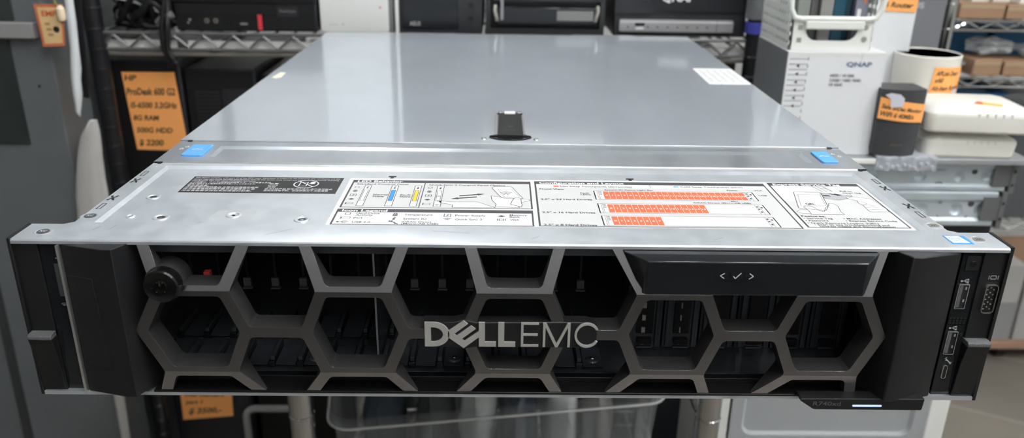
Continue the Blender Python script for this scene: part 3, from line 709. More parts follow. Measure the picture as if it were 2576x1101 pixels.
# blanks on the right half of the cage
for k, x in enumerate((64, 84.5, 105, 125.5, 146, 166.5)):
    b = MB()
    b.box(x, x + 19.6, 47, 60, 2.4, 82, CAGE); b.box(x + 5.5, x + 14.5, 45.4, 47, 12, 80, BLKM); b.box(x + 1.2, x + 3.6, 44.6, 47, 4, 82, CAGE); b.box(x + 15.8, x + 17.6, 44.6, 47, 4, 82, CAGE)
    b.box(x + 6, x + 14, 43.6, 47, 6, 9.4, BLKM); b.box(x + 5.6, x + 14.4, 44, 46, 3.4, 4.4, CAGE)
    if k in (0, 1):
        w = (2.2, .7)[k]
        for q in range(5): b.box(x + 8.9 - w / 2 if k == 0 else x + 8.6, (x + 8.9 + w / 2) if k == 0 else x + 9.3, 44.2, 45.5, 5.4 + q * 7.6, 8.8 + q * 7.6, mat('pale_slot_metal', (.42, .41, .37), .45, .3))
    b.build('drive_blank', cage, bevel=.3)

# ------- bezel
b = MB()
b.box(-181, 181, 9.5, 14, 74.8, 82.4, CAGE); b.box(-181, 181, 9.5, 14, 2.0, 6.0, BLK); b.box(-181, 181, -.6, 9.5, 2.0, 3.3, BLK)
for s in (-1, 1): b.box(s * 181, s * 178.5, 8, 14, 2, 82.4, BLKM)
bez = b.build('bezel', srv, bevel=.3)
# honeycomb lattice as struts with filleted joints
N = {}
for k in range(9):
    c = -154.3 + 38.62 * k
    if k % 2 == 0: N[(k, 'tl')] = (c - 15.2, 60.3); N[(k, 'tr')] = (c + 15.2, 60.3); N[(k, 'bl')] = (c - 15.2, 15.8); N[(k, 'br')] = (c + 15.2, 15.8)
for k in range(0, 10, 1):
    pass
for k in (1, 3, 5, 7):
    c = -154.3 + 38.62 * k; N[(k, 'l')] = (c - 14.6, 38.1); N[(k, 'r')] = (c + 14.6, 38.1)
N['L'] = (-180.6, 38.6); N['R'] = (180.3, 38.1)
E2 = []
for k in (0, 2, 4, 6, 8):
    E2 += [((k, 'tl'), (k, 'tr')), ((k, 'bl'), (k, 'br'))]
    l = (k - 1, 'r') if k else 'L'; r = (k + 1, 'l') if k < 8 else 'R'
    E2 += [(l, (k, 'tl')), (l, (k, 'bl')), (r, (k, 'tr')), (r, (k, 'br'))]
for k in (1, 3, 5, 7): E2.append(((k, 'l'), (k, 'r')))
TOP = {0: (-175.3, -128.4), 2: (-99.3, -53.2), 4: (-21.0, 21.2), 6: (49.3, None), 8: (None, 175.6)}
BOT = {0: (-174.2, -128.2), 2: (-100.6, -51.6), 4: (-24.8, 21.8), 6: (50.8, 97.2), 8: (125.9, 172.0)}
for k in TOP:
    for q, s in ((0, 'l'), (1, 'r')):
        if TOP[k][q] is not None: N[(k, 'T' + s)] = (TOP[k][q], 82.8); E2.append(((k, 't' + s), (k, 'T' + s)))
        N[(k, 'B' + s)] = (BOT[k][q], 3.6); E2.append(((k, 'b' + s), (k, 'B' + s)))
HW = 2.75
adj = {}
for a, c in E2: adj.setdefault(a, []).append(c); adj.setdefault(c, []).append(a)
gm = MB(); corner = {}
def isect(p, d, q, e):
    den = d.x * e.y - d.y * e.x
    t = ((q.x - p.x) * e.y - (q.y - p.y) * e.x) / den
    return p + d * t
for n, nb in adj.items():
    p = Vector(N[n])
    nb = sorted(nb, key=lambda m: math.atan2(N[m][1] - p.y, N[m][0] - p.x))
    poly = []
    if len(nb) == 1:
        d = (Vector(N[nb[0]]) - p).normalized()
        hx = HW / abs(d.y)
        L, R = Vector((p.x - hx, p.y)), Vector((p.x + hx, p.y))
        if d.y < 0: L, R = R, L      # looking along d: left / right ends, strut ends cut level
        corner[(n, nb[0])] = (R if d.y > 0 else R, L if d.y > 0 else L)
        corner[(n, nb[0])] = (L, R)
        continue
    for i, m in enumerate(nb):
        m2 = nb[(i + 1) % len(nb)]
        d1 = (Vector(N[m]) - p).normalized(); d2 = (Vector(N[m2]) - p).normalized()
        n1 = Vector((-d1.y, d1.x)); n2 = Vector((-d2.y, d2.x))
        ang = (math.atan2(d2.y, d2.x) - math.atan2(d1.y, d1.x)) % (2 * math.pi)
        P1 = p + n1 * HW; P2 = p - n2 * HW
        if abs(ang - math.pi) < .02: c = P1
        else: c = isect(P1, d1, P2, d2)
        if ang < math.pi - .05:
            # inside corner: fillet
            r = 3.0; t = r / math.tan(ang / 2)
            A = c + d1 * t; B = c + d2 * t; bis = (d1 + d2).normalized(); O = c + bis * (r / math.sin(ang / 2))
            aA = math.atan2(A.y - O.y, A.x - O.x); aB = math.atan2(B.y - O.y, B.x - O.x)
            da = (aB - aA + math.pi) % (2 * math.pi) - math.pi
            arc = [O + Vector((math.cos(aA + da * q / 5), math.sin(aA + da * q / 5))) * r for q in range(6)]
        else:
            arc = [c]
        corner.setdefault((n, m), [None, None])[1] = arc[0]
        corner.setdefault((n, m2), [None, None])[0] = arc[-1]
        poly += arc
    gm.face([(v.x, 0, v.y) for v in poly], GRAPH)
for a, c in E2:
    ca, cc = corner[(a, c)], corner[(c, a)]
    # at a: [0] = right side (clockwise), [1] = left side, seen along the strut; at c reversed
    quad = [ca[0], cc[1], cc[0], ca[1]]
    if len(adj[a]) == 1 or len(adj[c]) == 1:
        pts = [Vector(ca[0]), Vector(ca[1]), Vector(cc[0]), Vector(cc[1])]; m = sum(pts, Vector((0, 0))) / 4
        quad = sorted(pts, key=lambda v: math.atan2(v.y - m.y, v.x - m.x))
    gm.face([(v.x, 0, v.y) for v in quad], GRAPH)
bm = gm.bm
bmesh.ops.remove_doubles(bm, verts=bm.verts, dist=.01)
for zc in (60.3, 15.8):
    bmesh.ops.bisect_plane(bm, geom=bm.verts[:] + bm.edges[:] + bm.faces[:], plane_co=(0, 0, zc), plane_no=(0, 0, 1), dist=.001)
bmesh.ops.recalc_face_normals(bm, faces=bm.faces)
ex = bmesh.ops.extrude_face_region(bm, geom=bm.faces[:])
newv = [e for e in ex['geom'] if isinstance(e, bmesh.types.BMVert)]
newset = set(newv)
for v in bm.verts:
    if v in newset: v.co.y = 10.0 - max(0, v.co.z - 60.3) * .36 - max(0, 15.8 - v.co.z) * .68
    else: v.co.y = -3.0 + (max(0, v.co.z - 60.3) * .17) + (max(0, 15.8 - v.co.z) * .22)
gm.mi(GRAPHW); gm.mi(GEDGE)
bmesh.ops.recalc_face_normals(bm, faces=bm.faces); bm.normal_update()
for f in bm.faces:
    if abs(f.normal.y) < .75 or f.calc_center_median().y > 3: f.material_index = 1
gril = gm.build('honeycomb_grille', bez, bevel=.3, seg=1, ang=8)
gril.modifiers['bevel'].material = 2
# end caps
def cap(s):
    b = MB()
    A = (213.6, .6, 1.9, 82.2); B = (190.0, -8.8, 4.4, 83.6); C = (185.6, -9.0, 4.8, 83.9); D = (178.5, 9.5, 3.0, 82.4); E_ = (213.6, 9.5, 1.9, 82.2)
    pts = [A, B, C, D, E_]
    b.loft([[(s * p[0], p[1], p[2]) for p in pts], [(s * p[0], p[1], p[3]) for p in pts]], CAPM)
    if s < 0:
        f = lambda x, e=0: .6 - 9.4 * (213.6 - x) / 23.6 - e
        b.loft([[(-x, f(x, e), z) for x, z in ((212.6, 17), (196.2, 19.5), (198.6, 67.4), (212.6, 66.5))] for e in (-.2, .35)], CAPM)
    return b.build('end_cap', bez, bevel=.6, seg=2)
cap(-1); cap(1)
# lock barrel in its round housing
b = MB(); c = (-166.9, 63.6)
b.cyl(c, 'y', 9.0, -2.4, 10, GRAPHW, 40); b.build('lock_housing', bez)['label'] = 'graphite round lock housing'
b = MB(); c = (-165.8, 64.7)
b.loft([[(c[0] + r * math.cos(2 * math.pi * i / 40), y, c[1] + r * math.sin(2 * math.pi * i / 40)) for i in range(40)] for r, y in ((8.3, -2.4), (8.3, -7.8), (7.7, -8.6), (7.3, -8.4), (3.5, -8.2), (3.3, -8.9), (2.7, -8.9), (2.6, -7.6), (.6, -7.6))], mat('lock_black', (.005, .005, .005), .22, spec=.35), True, True)
b.box(c[0] - .45, c[0] + .45, -9.0, -7.4, c[1] + .8, c[1] + 3.4, INKB); b.box(c[0] - 4.6, c[0] - 3.2, -8.4, -8.1, c[1] - .7, c[1] - .2, INKB)
for a in (-130, -45, 60, 115): b.box(c[0] + 2.9 * math.cos(math.radians(a)) - .25, c[0] + 2.9 * math.cos(math.radians(a)) + .25, -9, -8.7, c[1] + 2.9 * math.sin(math.radians(a)) - .2, c[1] + 2.9 * math.sin(math.radians(a)) + .2, GOLD)
b.build('key_lock', bez, ang=30)['label'] = 'round black key lock'
b = MB(); b.box(-152.6, -149.6, 11, 14, 60.5, 63.6, mat('red_tab_plastic', (.35, .03, .03), .4)); b.build('red_tab', bez)
# display module
b = MB()
F = [(51.2, 82.6), (173.2, 82.3), (169.6, 60.4), (61.2, 60.4)]; M_ = [(53.6, 84.0), (168.8, 83.7), (165.8, 62.9), (62.0, 62.9)]; G = [(62.2, 80.0), (165.6, 79.7), (165.6, 62.9), (62.1, 62.9)]
b.loft([[(x, 9, z) for x, z in ((51.2, 82.3), (173.2, 82.3), (169.6, 62.4), (61.2, 62.4))], [(x, -1.4, z) for x, z in ((51.2, 82.3), (173.2, 82.2), (169.6, 60.6), (61.2, 60.6))], [(x, -7.9, z) for x, z in G]], BLKG)
disp = b.build('display_module', bez, bevel=.45, seg=2)
for x0, sym in ((94.3, '<'), (101.3, 'v'), (108.0, '>')):
    b = MB(); x1 = x0 + 6.2; z0, z1 = 70.9, 75.6
    b.loft([[(x, y, z) for x, z in b.rrect(x0, x1, z0, z1, .3, 2)] for y in (-7.8, -8.25)], BLKG); cx, cz = (x0 + x1) / 2, (z0 + z1) / 2
    def st(x0, zz0, x1, zz1, w=.34):
        d = Vector((x1 - x0, zz1 - zz0)).normalized(); n = Vector((-d.y, d.x)) * w / 2
        b.face([(x0 - n.x, -8.32, zz0 - n.y), (x1 - n.x, -8.32, zz1 - n.y), (x1 + n.x, -8.32, zz1 + n.y), (x0 + n.x, -8.32, zz0 + n.y)], WHITEP)
    if sym == '<': st(cx + 1, cz + 1.3, cx - 1, cz); st(cx - 1, cz, cx + 1, cz - 1.4)
    elif sym == '>': st(cx - 1, cz + 1.3, cx + 1, cz - .2); st(cx + 1, cz - .2, cx - 1, cz - 1.6)
    else: st(cx - 1.8, cz - .2, cx - .8, cz - 1.4); st(cx - .8, cz - 1.4, cx + 1.8, cz + 1.5)
    b.build('display_button', disp)
# maker's lettering on its dark plate
b = MB()
pl = [(-43.6, 31.6), (-30, 31.6), (-24.2, 30.4), (-18.6, 31.6), (29.5, 31.6), (35.6, 31.2), (40.8, 33), (40.8, 43.6), (35.4, 45.6), (-18.6, 45.0), (-24.2, 46.4), (-29, 45.0), (-43.6, 45.2)]
b.loft([[(x, 3, z + (0 if y0 else 0)) for x, z in pl for y0 in (0,)], [(x, -4.0, z) for x, z in pl]], BLKM)
logo = b.build('logo_plate', bez, bevel=.3)
b = MB()
def solid(pts, dz=1.15, y0=-4.0, y1=-4.9):
    b.loft([[(x, y0, z + dz) for x, z in pts], [(x, y1, z + dz) for x, z in pts]], LOGO)
def ringsolid(out, inn, dz=1.15, y0=-4.0, y1=-4.9):
    n = len(out)
    for i in range(n):
        j = (i + 1) % n
        b.face([(out[i][0], y1, out[i][1] + dz), (out[j][0], y1, out[j][1] + dz), (inn[j][0], y1, inn[j][1] + dz), (inn[i][0], y1, inn[i][1] + dz)], LOGO)
        for lp in (out, inn): b.face([(lp[i][0], y0, lp[i][1] + dz), (lp[j][0], y0, lp[j][1] + dz), (lp[j][0], y1, lp[j][1] + dz), (lp[i][0], y1, lp[i][1] + dz)], LOGO)
def dshape(x0, x1, z0, z1, rx):
    zc = (z0 + z1) / 2; hz = (z1 - z0) / 2
    return [(x0, z1), (x1 - rx, z1)] + [(x1 - rx + rx * math.sin(math.radians(a)), zc + hz * math.cos(math.radians(a))) for a in range(15, 180, 15)] + [(x1 - rx, z0), (x0, z0)]
ringsolid(dshape(-43.2, -31.2, 31.0, 44.3, 7.6), dshape(-40.2, -34.3, 33.6, 41.6, 4.8))
solid([(-31.9, 39.4), (-24.3, 45.2), (-22.2, 43.5), (-29.0, 38.0), (-27.7, 37.0), (-20.7, 42.5), (-18.5, 40.8), (-25.4, 35.2), (-23.9, 34.1), (-16.8, 39.6), (-16.8, 36.4), (-24.3, 30.2), (-31.9, 36.2)])
for x in (-16.9, -7.5): solid([(x, 44.4), (x + 2.95, 44.4), (x + 2.95, 33.7), (x + 8.4, 33.7), (x + 8.4, 31.1), (x, 31.1)])
solid([(3.6, 44.4), (12.2, 44.4), (12.2, 43.4), (4.8, 43.4), (4.8, 38.3), (11.8, 38.3), (11.8, 37.3), (4.8, 37.3), (4.8, 32.2), (12.2, 32.2), (12.2, 31.2), (3.6, 31.2)])
solid([(14.3, 44.3), (15.8, 44.3), (21.0, 33.0), (26.1, 44.3), (27.6, 44.3), (27.6, 31.1), (26.4, 31.1), (26.4, 42.0), (21.6, 31.1), (20.4, 31.1), (15.5, 42.0), (15.5, 31.1), (14.3, 31.1)])
def arcp(r, a0, a1, n=20): return [(35.8 + r * .90 * math.cos(math.radians(a0 + (a1 - a0) * i / n)), 37.7 + r * math.sin(math.radians(a0 + (a1 - a0) * i / n))) for i in range(n + 1)]
solid(arcp(6.8, 30, 330) + arcp(5.6, 330, 30))
b.build('logo_letters', bez, smooth=False)['label'] = 'silver lettering on the bezel'
# model tag with light under the right cap
b = MB()
b.loft([[(x, y, z) for x, z in ((144.6, 5.2), (207.4, 5.4), (207.0, -.9), (206.4, -1.3), (152.6, -1.1), (151.4, -.7), (144.6, 4.0))] for y in (0.1, -7.4)], BLKM)

tagb = b.build('model_tab', bez, bevel=.4)
b = MB(); b.text('R740xd', (151.2, -7.5, 1.35), (1, 0, 0), (0, 0, 1), 2.4, mat('faint_print', (.10, .10, .11), .5), w=14); b.build('model_lettering', bez, smooth=False)
b = MB(); b.loft([[(x, y, z) for x, z in b.rrect(171.2, 186, .95, 1.9, .4, 3)] for y in (-7.2, -7.7)], mat('status_light', (.5, .6, .9), .3, emit=(.42, .58, 1), estr=.9)); b.build('status_light', bez)['label'] = 'pale blue lit status bar'

# ------------------------------------------------------------------ wire racks
def rings(b, x, y, z0, z1, r, m, step):
    z = z0
    while z < z1:
        b.lathe((x, y), [(r, z), (r + .7, z + .8), (r + .7, z + 1.8), (r, z + 2.6)], m, 20); z += step
def wire_shelf(x0, x1, y0, y1, zt, zb, mf, pitch, rw=2.2, step=24):
    b = MB()
    for y in (y0, y1):
        b.tube([(x0, y, zt), (x1, y, zt)], rw, mf, 8); b.tube([(x0, y, zb), (x1, y, zb)], rw, mf, 8)
        n = max(2, int((x1 - x0) / pitch)); P = []
        for i in range(2 * n + 1): P.append((x0 + (x1 - x0) * i / (2 * n), y, (zt - rw) if i % 2 else (zb + rw)))
        b.tube(P, rw * .95, mf, 6)
    for x in (x0, x1):
        b.tube([(x, y0, zt), (x, y1, zt)], rw, mf, 8); b.tube([(x, y0, zb), (x, y1, zb)], rw, mf, 8)
    k = int((x1 - x0) / step)
    for i in range(1, k): 
        x = x0 + (x1 - x0) * i / k; b.tube([(x, y0, zt), (x, y1, zt)], rw * .55, mf, 5)
    for i in (1, 2): b.tube([(x0, y0 + (y1 - y0) * i / 3, zt - 3), (x1, y0 + (y1 - y0) * i / 3, zt - 3)], rw, mf, 6)
    return b
def rack_post(par, x, y, z0, z1, r, m, step, foot=True):
    b = MB(); b.cyl((x, y), 'z', r, z0 + 8, z1, m, 24); rings(b, x, y, z0 + 30, z1 - 8, r, m, step)
    if foot: b.lathe((x, y), [(r * .6, z0 + 8), (r * .6, z0 + 4), (r * 1.1, z0 + 3), (r * 1.1, z0), (.01, z0)], BLKP, 16)
    b.lathe((x, y), [(r, z1), (r * .8, z1 + 1.5), (.01, z1 + 1.8)], m, 20)
    return b.build('post', par)

rk = thing('wire_rack', 'tall black wire rack with ringed posts holding computers behind the server', 'rack', (-105, 900, FLOOR_Z))
for x, y in ((-515, 680), (312, 680), (-515, 1120), (312, 1120)): rack_post(rk, x, y, FLOOR_Z, 900, 11.2, BLKP, 25)
SHW = mat('rack_wire_enamel', (.15, .15, .148), .35, .3)
for z in (76, 480, -330, -645): wire_shelf(-512, 309, 680, 1120, z, z - 20, SHW, 37).build('shelf', rk)
b = MB(); b.box(-511, -418, 686, 688, 54.5, 66.5, WHITE); b.box(-404, 302, 686, 688, 54.5, 66.5, WHITE); b.build('price_rail', rk)['label'] = 'white strip behind the shelf truss'
b = MB(); b.tube([(-508, 688, 49), (306, 688, 49)], 2.6, mat('beige_rod', (.38, .36, .31), .45), 10); b.build('lower_rod', rk)['label'] = 'beige rod under the shelf truss'

cr = thing('wire_rack', 'low chrome wire rack with ringed posts carrying the server', 'rack', (0, 460, FLOOR_Z))
for x, y in ((-194, 300), (194, 300), (-194, 600), (194, 600)): rack_post(cr, x, y, FLOOR_Z, -3.5, 11.5, CHROME, 32)
wire_shelf(-194, 194, 300, 600, -2.6, -24, CHROME, 30).build('shelf', cr)
wire_shelf(-194, 194, 300, 600, -424, -446, CHROME, 30).build('shelf', cr)

# ------------------------------------------------------------------ on the black rack, left to right
SZ = 78.4
def box_thing(name, x0, x1, y0, y1, z0, z1, m, label, cat, group=None, bevel=2, parts=None):
    t = thing(name, label, cat, ((x0 + x1) / 2, (y0 + y1) / 2, z0), group)
    b = MB(); b.box(x0, x1, y0, y1, z0, z1, m); b.build('body', t, bevel=bevel)
    if parts: parts(t)
    return t
def vent_face(b, x0, x1, z0, z1, y, m, n, r=.8):
    for i in range(n):
        z = z0 + (z1 - z0) * (i + .5) / n; b.box(x0, x1, y - r, y, z - (z1 - z0) / n * .28, z + (z1 - z0) / n * .28, m)
def mini_pc(z, label, full):
    t = thing('mini_pc', label, 'computer', (-328, 780, z))
    b = MB(); b.box(-417, -240, 690, 870, z, z + 34.4, DEVB); body = b.build('case', t, bevel=1.2)
    b = MB(); b.box(-414, -243, 688.6, 690, z + 1.2, z + 33, BLKM)
    for r in range(7 if full else 5):
        for c in range(80):
            x = -413 + c * 2.1 + (r % 2); zz = z + 21.6 + r * 1.5
            b.box(x, x + 1.2, 688.2, 688.6, zz, zz + .8, DEVB)
    for r in range(9):
        for c in range(30):
            x = -306 + c * 2.05 + (r % 2); zz = z + 4 + r * 1.7
            b.box(x, x + 1.2, 688.2, 688.6, zz, zz + .9, DEVB)
    b.build('front_grille', t, smooth=False)
    b = MB(); b.box(-313.6, -308.6, 687.6, 688.8, z + 2, z + 20.6, mat('red_accent', (.75, .05, .06), .4)); b.build('red_tab', t)
    b = MB(); b.box(-289, -262, 687.6, 688.8, z + 18, z + 31, DEVB); b.text('ThinkCentre', (-286, 687.5, z + 24), (1, 0, 0), (0, 0, 1), 3.4, SILV, w=21); b.build('name_badge', t, smooth=False)
    b = MB(); b.cyl((-399, z + 12.4), 'y', 3.6, 688.2, 688.8, INKB, 18); b.cyl((-398.6, z + 13.6), 'y', 1.6, 687.8, 688.4, SILV, 12); b.cyl((-401, z + 10), 'y', 1.3, 687.8, 688.4, SILV, 12); b.build('power_button', t)
    for x in (-377.6, -366.4):
        b = MB(); b.cyl((x, z + 12.6), 'y', 3.2, 688.0, 688.8, mat('jack_ring', (.22, .20, .16), .4, .4), 18); b.cyl((x, z + 12.6), 'y', 1.2, 687.8, 688.4, INKB, 12); b.build('audio_jack', t)
    b = MB(); b.box(-354, -346, 688.2, 688.8, z + 9, z + 13, DEVG); b.build('usb_port', t)
    b = MB(); b.box(-337, -326, 688.2, 688.8, z + 8, z + 13.6, INKB); b.box(-336, -327, 687.8, 688.4, z + 8, z + 10.4, SILV); b.build('usb_port', t)
    return t
mini_pc(SZ, 'small black desktop computer with red tab and front ports flat on the rack shelf', True)
t = thing('mini_pc', 'plain black small computer lying on top of the one with the red tab', 'computer', (-328, 780, SZ + 34.4))
b = MB(); b.box(-418, -239, 688, 868, SZ + 34.6, SZ + 69, DEVB); b.build('case', t, bevel=1.2)
b = MB(); b.box(-415, -242, 686.8, 688, SZ + 37, SZ + 67, BLKM); vent_face(b, -410, -250, SZ + 50, SZ + 66, 686.8, DEVB, 6); b.build('front_panel', t)

t = thing('network_drive', 'white box-shaped drive with rounded corners and grey side band between black devices', 'drive', (-190, 770, SZ))
b = MB(); b.loft([[(x, y, z) for x, z in b.rrect(-236, -150, SZ, SZ + 172, 5)] for y in (690, 840)], WHITE); b.build('case', t, bevel=1)
b = MB(); b.box(-150, -144.4, 694, 840, SZ, SZ + 170, mat('drive_grey_band', (.17, .175, .175), .5)); b.build('side_band', t)
b = MB(); b.box(-225, -214, 689.7, 690, SZ + 9.5, SZ + 10.5, PGREY); b.cyl((-207.5, SZ + 10.4), 'y', 1.6, 689.6, 690, PGREY, 14); b.cyl((-160, SZ + 31.5), 'y', 1.3, 689.6, 690, mat('red_dot', (.6, .12, .1), .5), 12); b.build('front_marks', t, smooth=False)

t = thing('desktop_case', 'glossy black case with white left edge on the rack shelf behind the server', 'computer', (-85, 770, SZ))
b = MB(); b.box(-137, -32, 692, 860, SZ, SZ + 160, DEVB); b.build('case', t, bevel=1)
b = MB(); b.box(-142, -137.2, 690, 850, SZ, SZ + 166, WHITE); b.build('edge_panel', t, bevel=1)['label'] = 'white edge panel'
b = MB(); b.box(-133, -62, 690.4, 692, SZ + 6, SZ + 150, DEVG); b.build('front_window', t, bevel=.5)
b = MB(); b.text('ASUS', (-123.6, 690.2, SZ + 10), (1, 0, 0), (0, 0, 1), 5, ICON, w=13.6, bold=.02); b.build('badge', t, smooth=False)
for z in (20, 36, 52):
    b = MB(); b.cyl((-46, SZ + z), 'y', 3, 690.6, 692, BLKM, 16); b.build('knob', t)

t = thing('drive_dock', 'black dock with recessed tray and bright handle ends between two black cases', 'drive dock', (46, 770, SZ))
b = MB(); b.box(-28, -22, 690, 850, SZ, SZ + 150, DEVB); b.box(116, 122, 690, 850, SZ, SZ + 150, DEVB); b.box(-22, 116, 690, 850, SZ, SZ + 7.6, DEVB); b.box(-22, 116, 706, 850, SZ + 7.6, SZ + 150, DEVB); b.build('case', t)
b = MB(); b.loft([[(x, y, z) for x, z in ((-14, SZ + 12), (112, SZ + 12), (114, SZ + 34), (-16, SZ + 34))] for y in (706, 692)], DEVG); b.build('tray', t, bevel=1.5)
b = MB(); b.box(62, 108, 691.2, 692.4, SZ + 18, SZ + 30, mat('tray_label_grey', (.22, .22, .215), .4)); b.build('tray_label', t)['label'] = 'grey label on the tray'
b = MB(); b.loft([[(x, y, z) for x, z in ((-20, SZ + 40), (118, SZ + 40), (112, SZ + 146), (-14, SZ + 146))] for y in (706, 694)], DEVB); b.build('upper_tray', t, bevel=1.5)
for s, x in ((-1, -16), (1, 113)):
    b = MB(); b.tube([(x, 693, SZ + 36), (x + s * .6, 691, SZ + 30), (x - s * 1.4, 690.5, SZ + 22), (x - s * 2.2, 692, SZ + 17)], 2.2, mat('pale_handle_metal', (.52, .50, .44), .3, .5), 10); b.build('tray_handle', t)
b = MB(); b.box(-9, -5.5, 690, 692, SZ + 18, SZ + 44, mat('grey_lever', (.25, .25, .25), .4)); b.build('lever', t)

t = thing('network_storage', 'black storage unit with a silver strip of lights at its foot', 'storage unit', (218, 770, SZ))
b = MB(); b.box(134, 302, 692, 900, SZ, SZ + 168, DEVB); b.build('case', t, bevel=2)
b = MB(); b.loft([[(x, y, z) for x, z in ((134, SZ + 28), (181, SZ + 28), (188, SZ + 31), (302, SZ + 31), (302, SZ + 166), (134, SZ + 166))] for y in (692, 688.6)], DEVG); b.text('QNAP', (193, 688.4, SZ + 44), (1, 0, 0), (0, 0, 1), 9, WHITEP, w=40, bold=.03); b.build('drive_door', t, bevel=.6)
b = MB(); b.loft([[(x, y, z) for x, z in b.rrect(141, 286, SZ + 6, SZ + 21, 2, 3)] for y in (692, 689)], SILV); b.box(142, 284, 688.7, 689, SZ + 17.6, SZ + 18.8, WHITEP)
for k in range(9): b.cyl((152 + k * 12.6, SZ + 12), 'y', 1.1, 688.8, 689.1, BLKM, 10)
b.box(264.6, 265.2, 688.8, 689.1, SZ + 6.4, SZ + 20.6, BLKM); strip = b.build('light_strip', t, bevel=.3)
b = MB(); b.box(161, 173, 688.4, 689.2, SZ + 13, SZ + 17, INKB); b.box(162, 172, 688.2, 689, SZ + 8.8, SZ + 12, WHITEP); b.build('usb_port', strip)

# tangled black leads and a grey ribbon on the left end of the shelf
def cord(name, P, r, m, label, cat, group=None):
    out = []
    for i in range(len(P) - 1):
        p0, p1, p2, p3 = [Vector(P[max(0, min(len(P) - 1, i + k))]) for k in (-1, 0, 1, 2)]
        for q in range(6):
            u = q / 6; out.append(.5 * ((2 * p1) + (p2 - p0) * u + (2 * p0 - 5 * p1 + 4 * p2 - p3) * u * u + (3 * p1 - p0 - 3 * p2 + p3) * u ** 3))
    out.append(Vector(P[-1]))
    b = MB(); b.tube(out, r, m, 8); return tag(b.build(name, ang=60), label, cat, group)
box_thing('added_dark_box', -514, -424, 745, 880, SZ, SZ + 66, BLKM, 'added black box darkening the gap behind the tangle of black leads', 'box')  # added to keep the gap behind the leads dark against the wall
G = 'tangled black leads on the rack shelf'
for P, r, lb in (
    ([(-495, 700, 84), (-482, 690, 96), (-462, 684, 122), (-440, 690, 130), (-424, 686, 116), (-420, 670, 90), (-423, 668, 58), (-418, 668, 44), (-424, 670, 34)], 3.6, 'black lead drooping over the shelf edge beside the small computer'),
    ([(-500, 720, 82), (-470, 700, 82), (-446, 694, 92), (-452, 690, 112), (-476, 694, 120), (-486, 698, 104), (-468, 696, 84), (-436, 700, 82)], 4.2, 'thick black lead coiled once at left end of the shelf'),
    ([(-440, 696, 82), (-428, 684, 96), (-438, 680, 112), (-456, 684, 104), (-458, 688, 86), (-444, 692, 82), (-426, 700, 82)], 3.4, 'black lead looped in front of the small computer'),
    ([(-478, 712, 90), (-460, 704, 110), (-436, 706, 134), (-424, 712, 146), (-424, 720, 160)], 4.6, 'black lead rising steeply at the back of the tangle'),
    ([(-418, 672, 128), (-424, 668, 100), (-428, 666, 72), (-426, 668, 52), (-414, 668, 40)], 2.8, 'thin black lead hanging straight down over the shelf truss')):
    cord('power_lead', P, r, BLKM, lb, 'cable', G)
rl = random.Random(3)
for k in range(6):
    x0 = -492 + k * 11; P = []
    for q in range(7): P.append((x0 + rl.uniform(-16, 22), 690 + rl.uniform(0, 36), (81, 96, 118, 130, 112, 92, 80.5)[q] + rl.uniform(-3, 9) * (0 < q < 6)))
    cord('power_lead', P, rl.uniform(2.6, 3.8), BLKM, 'black lead tangled among the others at the left end of the rack shelf', 'cable', G)
for P, r, lb in (([(-470, 690, 93), (-456, 684, 100), (-446, 682, 112), (-440, 686, 122)], 5.0, 'black ribbed cable boot poking out of the lead tangle'),
                 ([(-434, 676, 88), (-424, 674, 96), (-414, 676, 100)], 4.6, 'grey ribbed plug lying on the black leads')):
    b = MB(); m = BLKM if 'boot' in lb else mat('grey_plug', (.14, .14, .14), .5)
    b.tube(P, r, m, 10)
    a, c = Vector(P[0]), Vector(P[1])
    for k in range(5): p = a.lerp(c, .15 + k * .17); d = (c - a).normalized() * .8; b.tube([p - d, p + d], r + .9, m, 10)
    tag(b.build('cable_plug', ang=60), lb, 'plug')
b = MB()
P = [(-500, 690, 126), (-484, 688, 122), (-462, 690, 115), (-446, 692, 106), (-436, 694, 100)]
b.loft([[(p[0], p[1] - 1, p[2] - w), (p[0], p[1] + 1, p[2] - w), (p[0], p[1] + 1, p[2] + w), (p[0], p[1] - 1, p[2] + w)] for p, w in zip(P, (6, 6, 4.5, 3, 1.5))], mat('silver_ribbon', (.55, .58, .62), .3, .2)); tag(b.build('ribbon_cable'), 'silver-grey flat ribbon cable above the black leads', 'cable')

def note(name, P4, lines, label, y_out=-.5, m=ORANGE, curve=None, sub=None):
    """orange price note: P4 = TL, TR, BR, BL in x,z at depth y; lines = (text, u0, v, width fraction, height)"""
    y = P4[4]; TL, TR, BR, BL = [Vector(p) for p in P4[:4]]
    def pt(u, v, e): 
        p = TL.lerp(TR, u).lerp(BL.lerp(BR, u), v); yy = y if curve is None else curve(p.x)
        return (p.x, yy + e, p.y)
    b = MB(); n = 10
    for e in (0, y_out):
        for i in range(n): b.face([pt(i / n, 0, e), pt((i + 1) / n, 0, e), pt((i + 1) / n, 1, e), pt(i / n, 1, e)], m)
    for i in range(n):
        for v in (0, 1): b.face([pt(i / n, v, 0), pt((i + 1) / n, v, 0), pt((i + 1) / n, v, y_out), pt(i / n, v, y_out)], m)
    for u in (0, 1): b.face([pt(u, 0, 0), pt(u, 1, 0), pt(u, 1, y_out), pt(u, 0, y_out)], m)
    ht = (TL - BL).length
    for s, u0, v, wf, hf in lines:
        V, F, x0, x1 = glyphs(s, .03, .25)
        vs = [b.bm.verts.new(pt(u0 + wf * (q[0] - x0) / (x1 - x0), v - q[1] / .7 * hf, y_out - .12)) for q in V]
        k = b.mi(PEN)
        for f in F:
            try: q = b.bm.faces.new([vs[i] for i in f]); q.material_index = k
            except ValueError: pass
    return tag(b.build(name, smooth=False), label, 'price note', 'orange handwritten price notes')

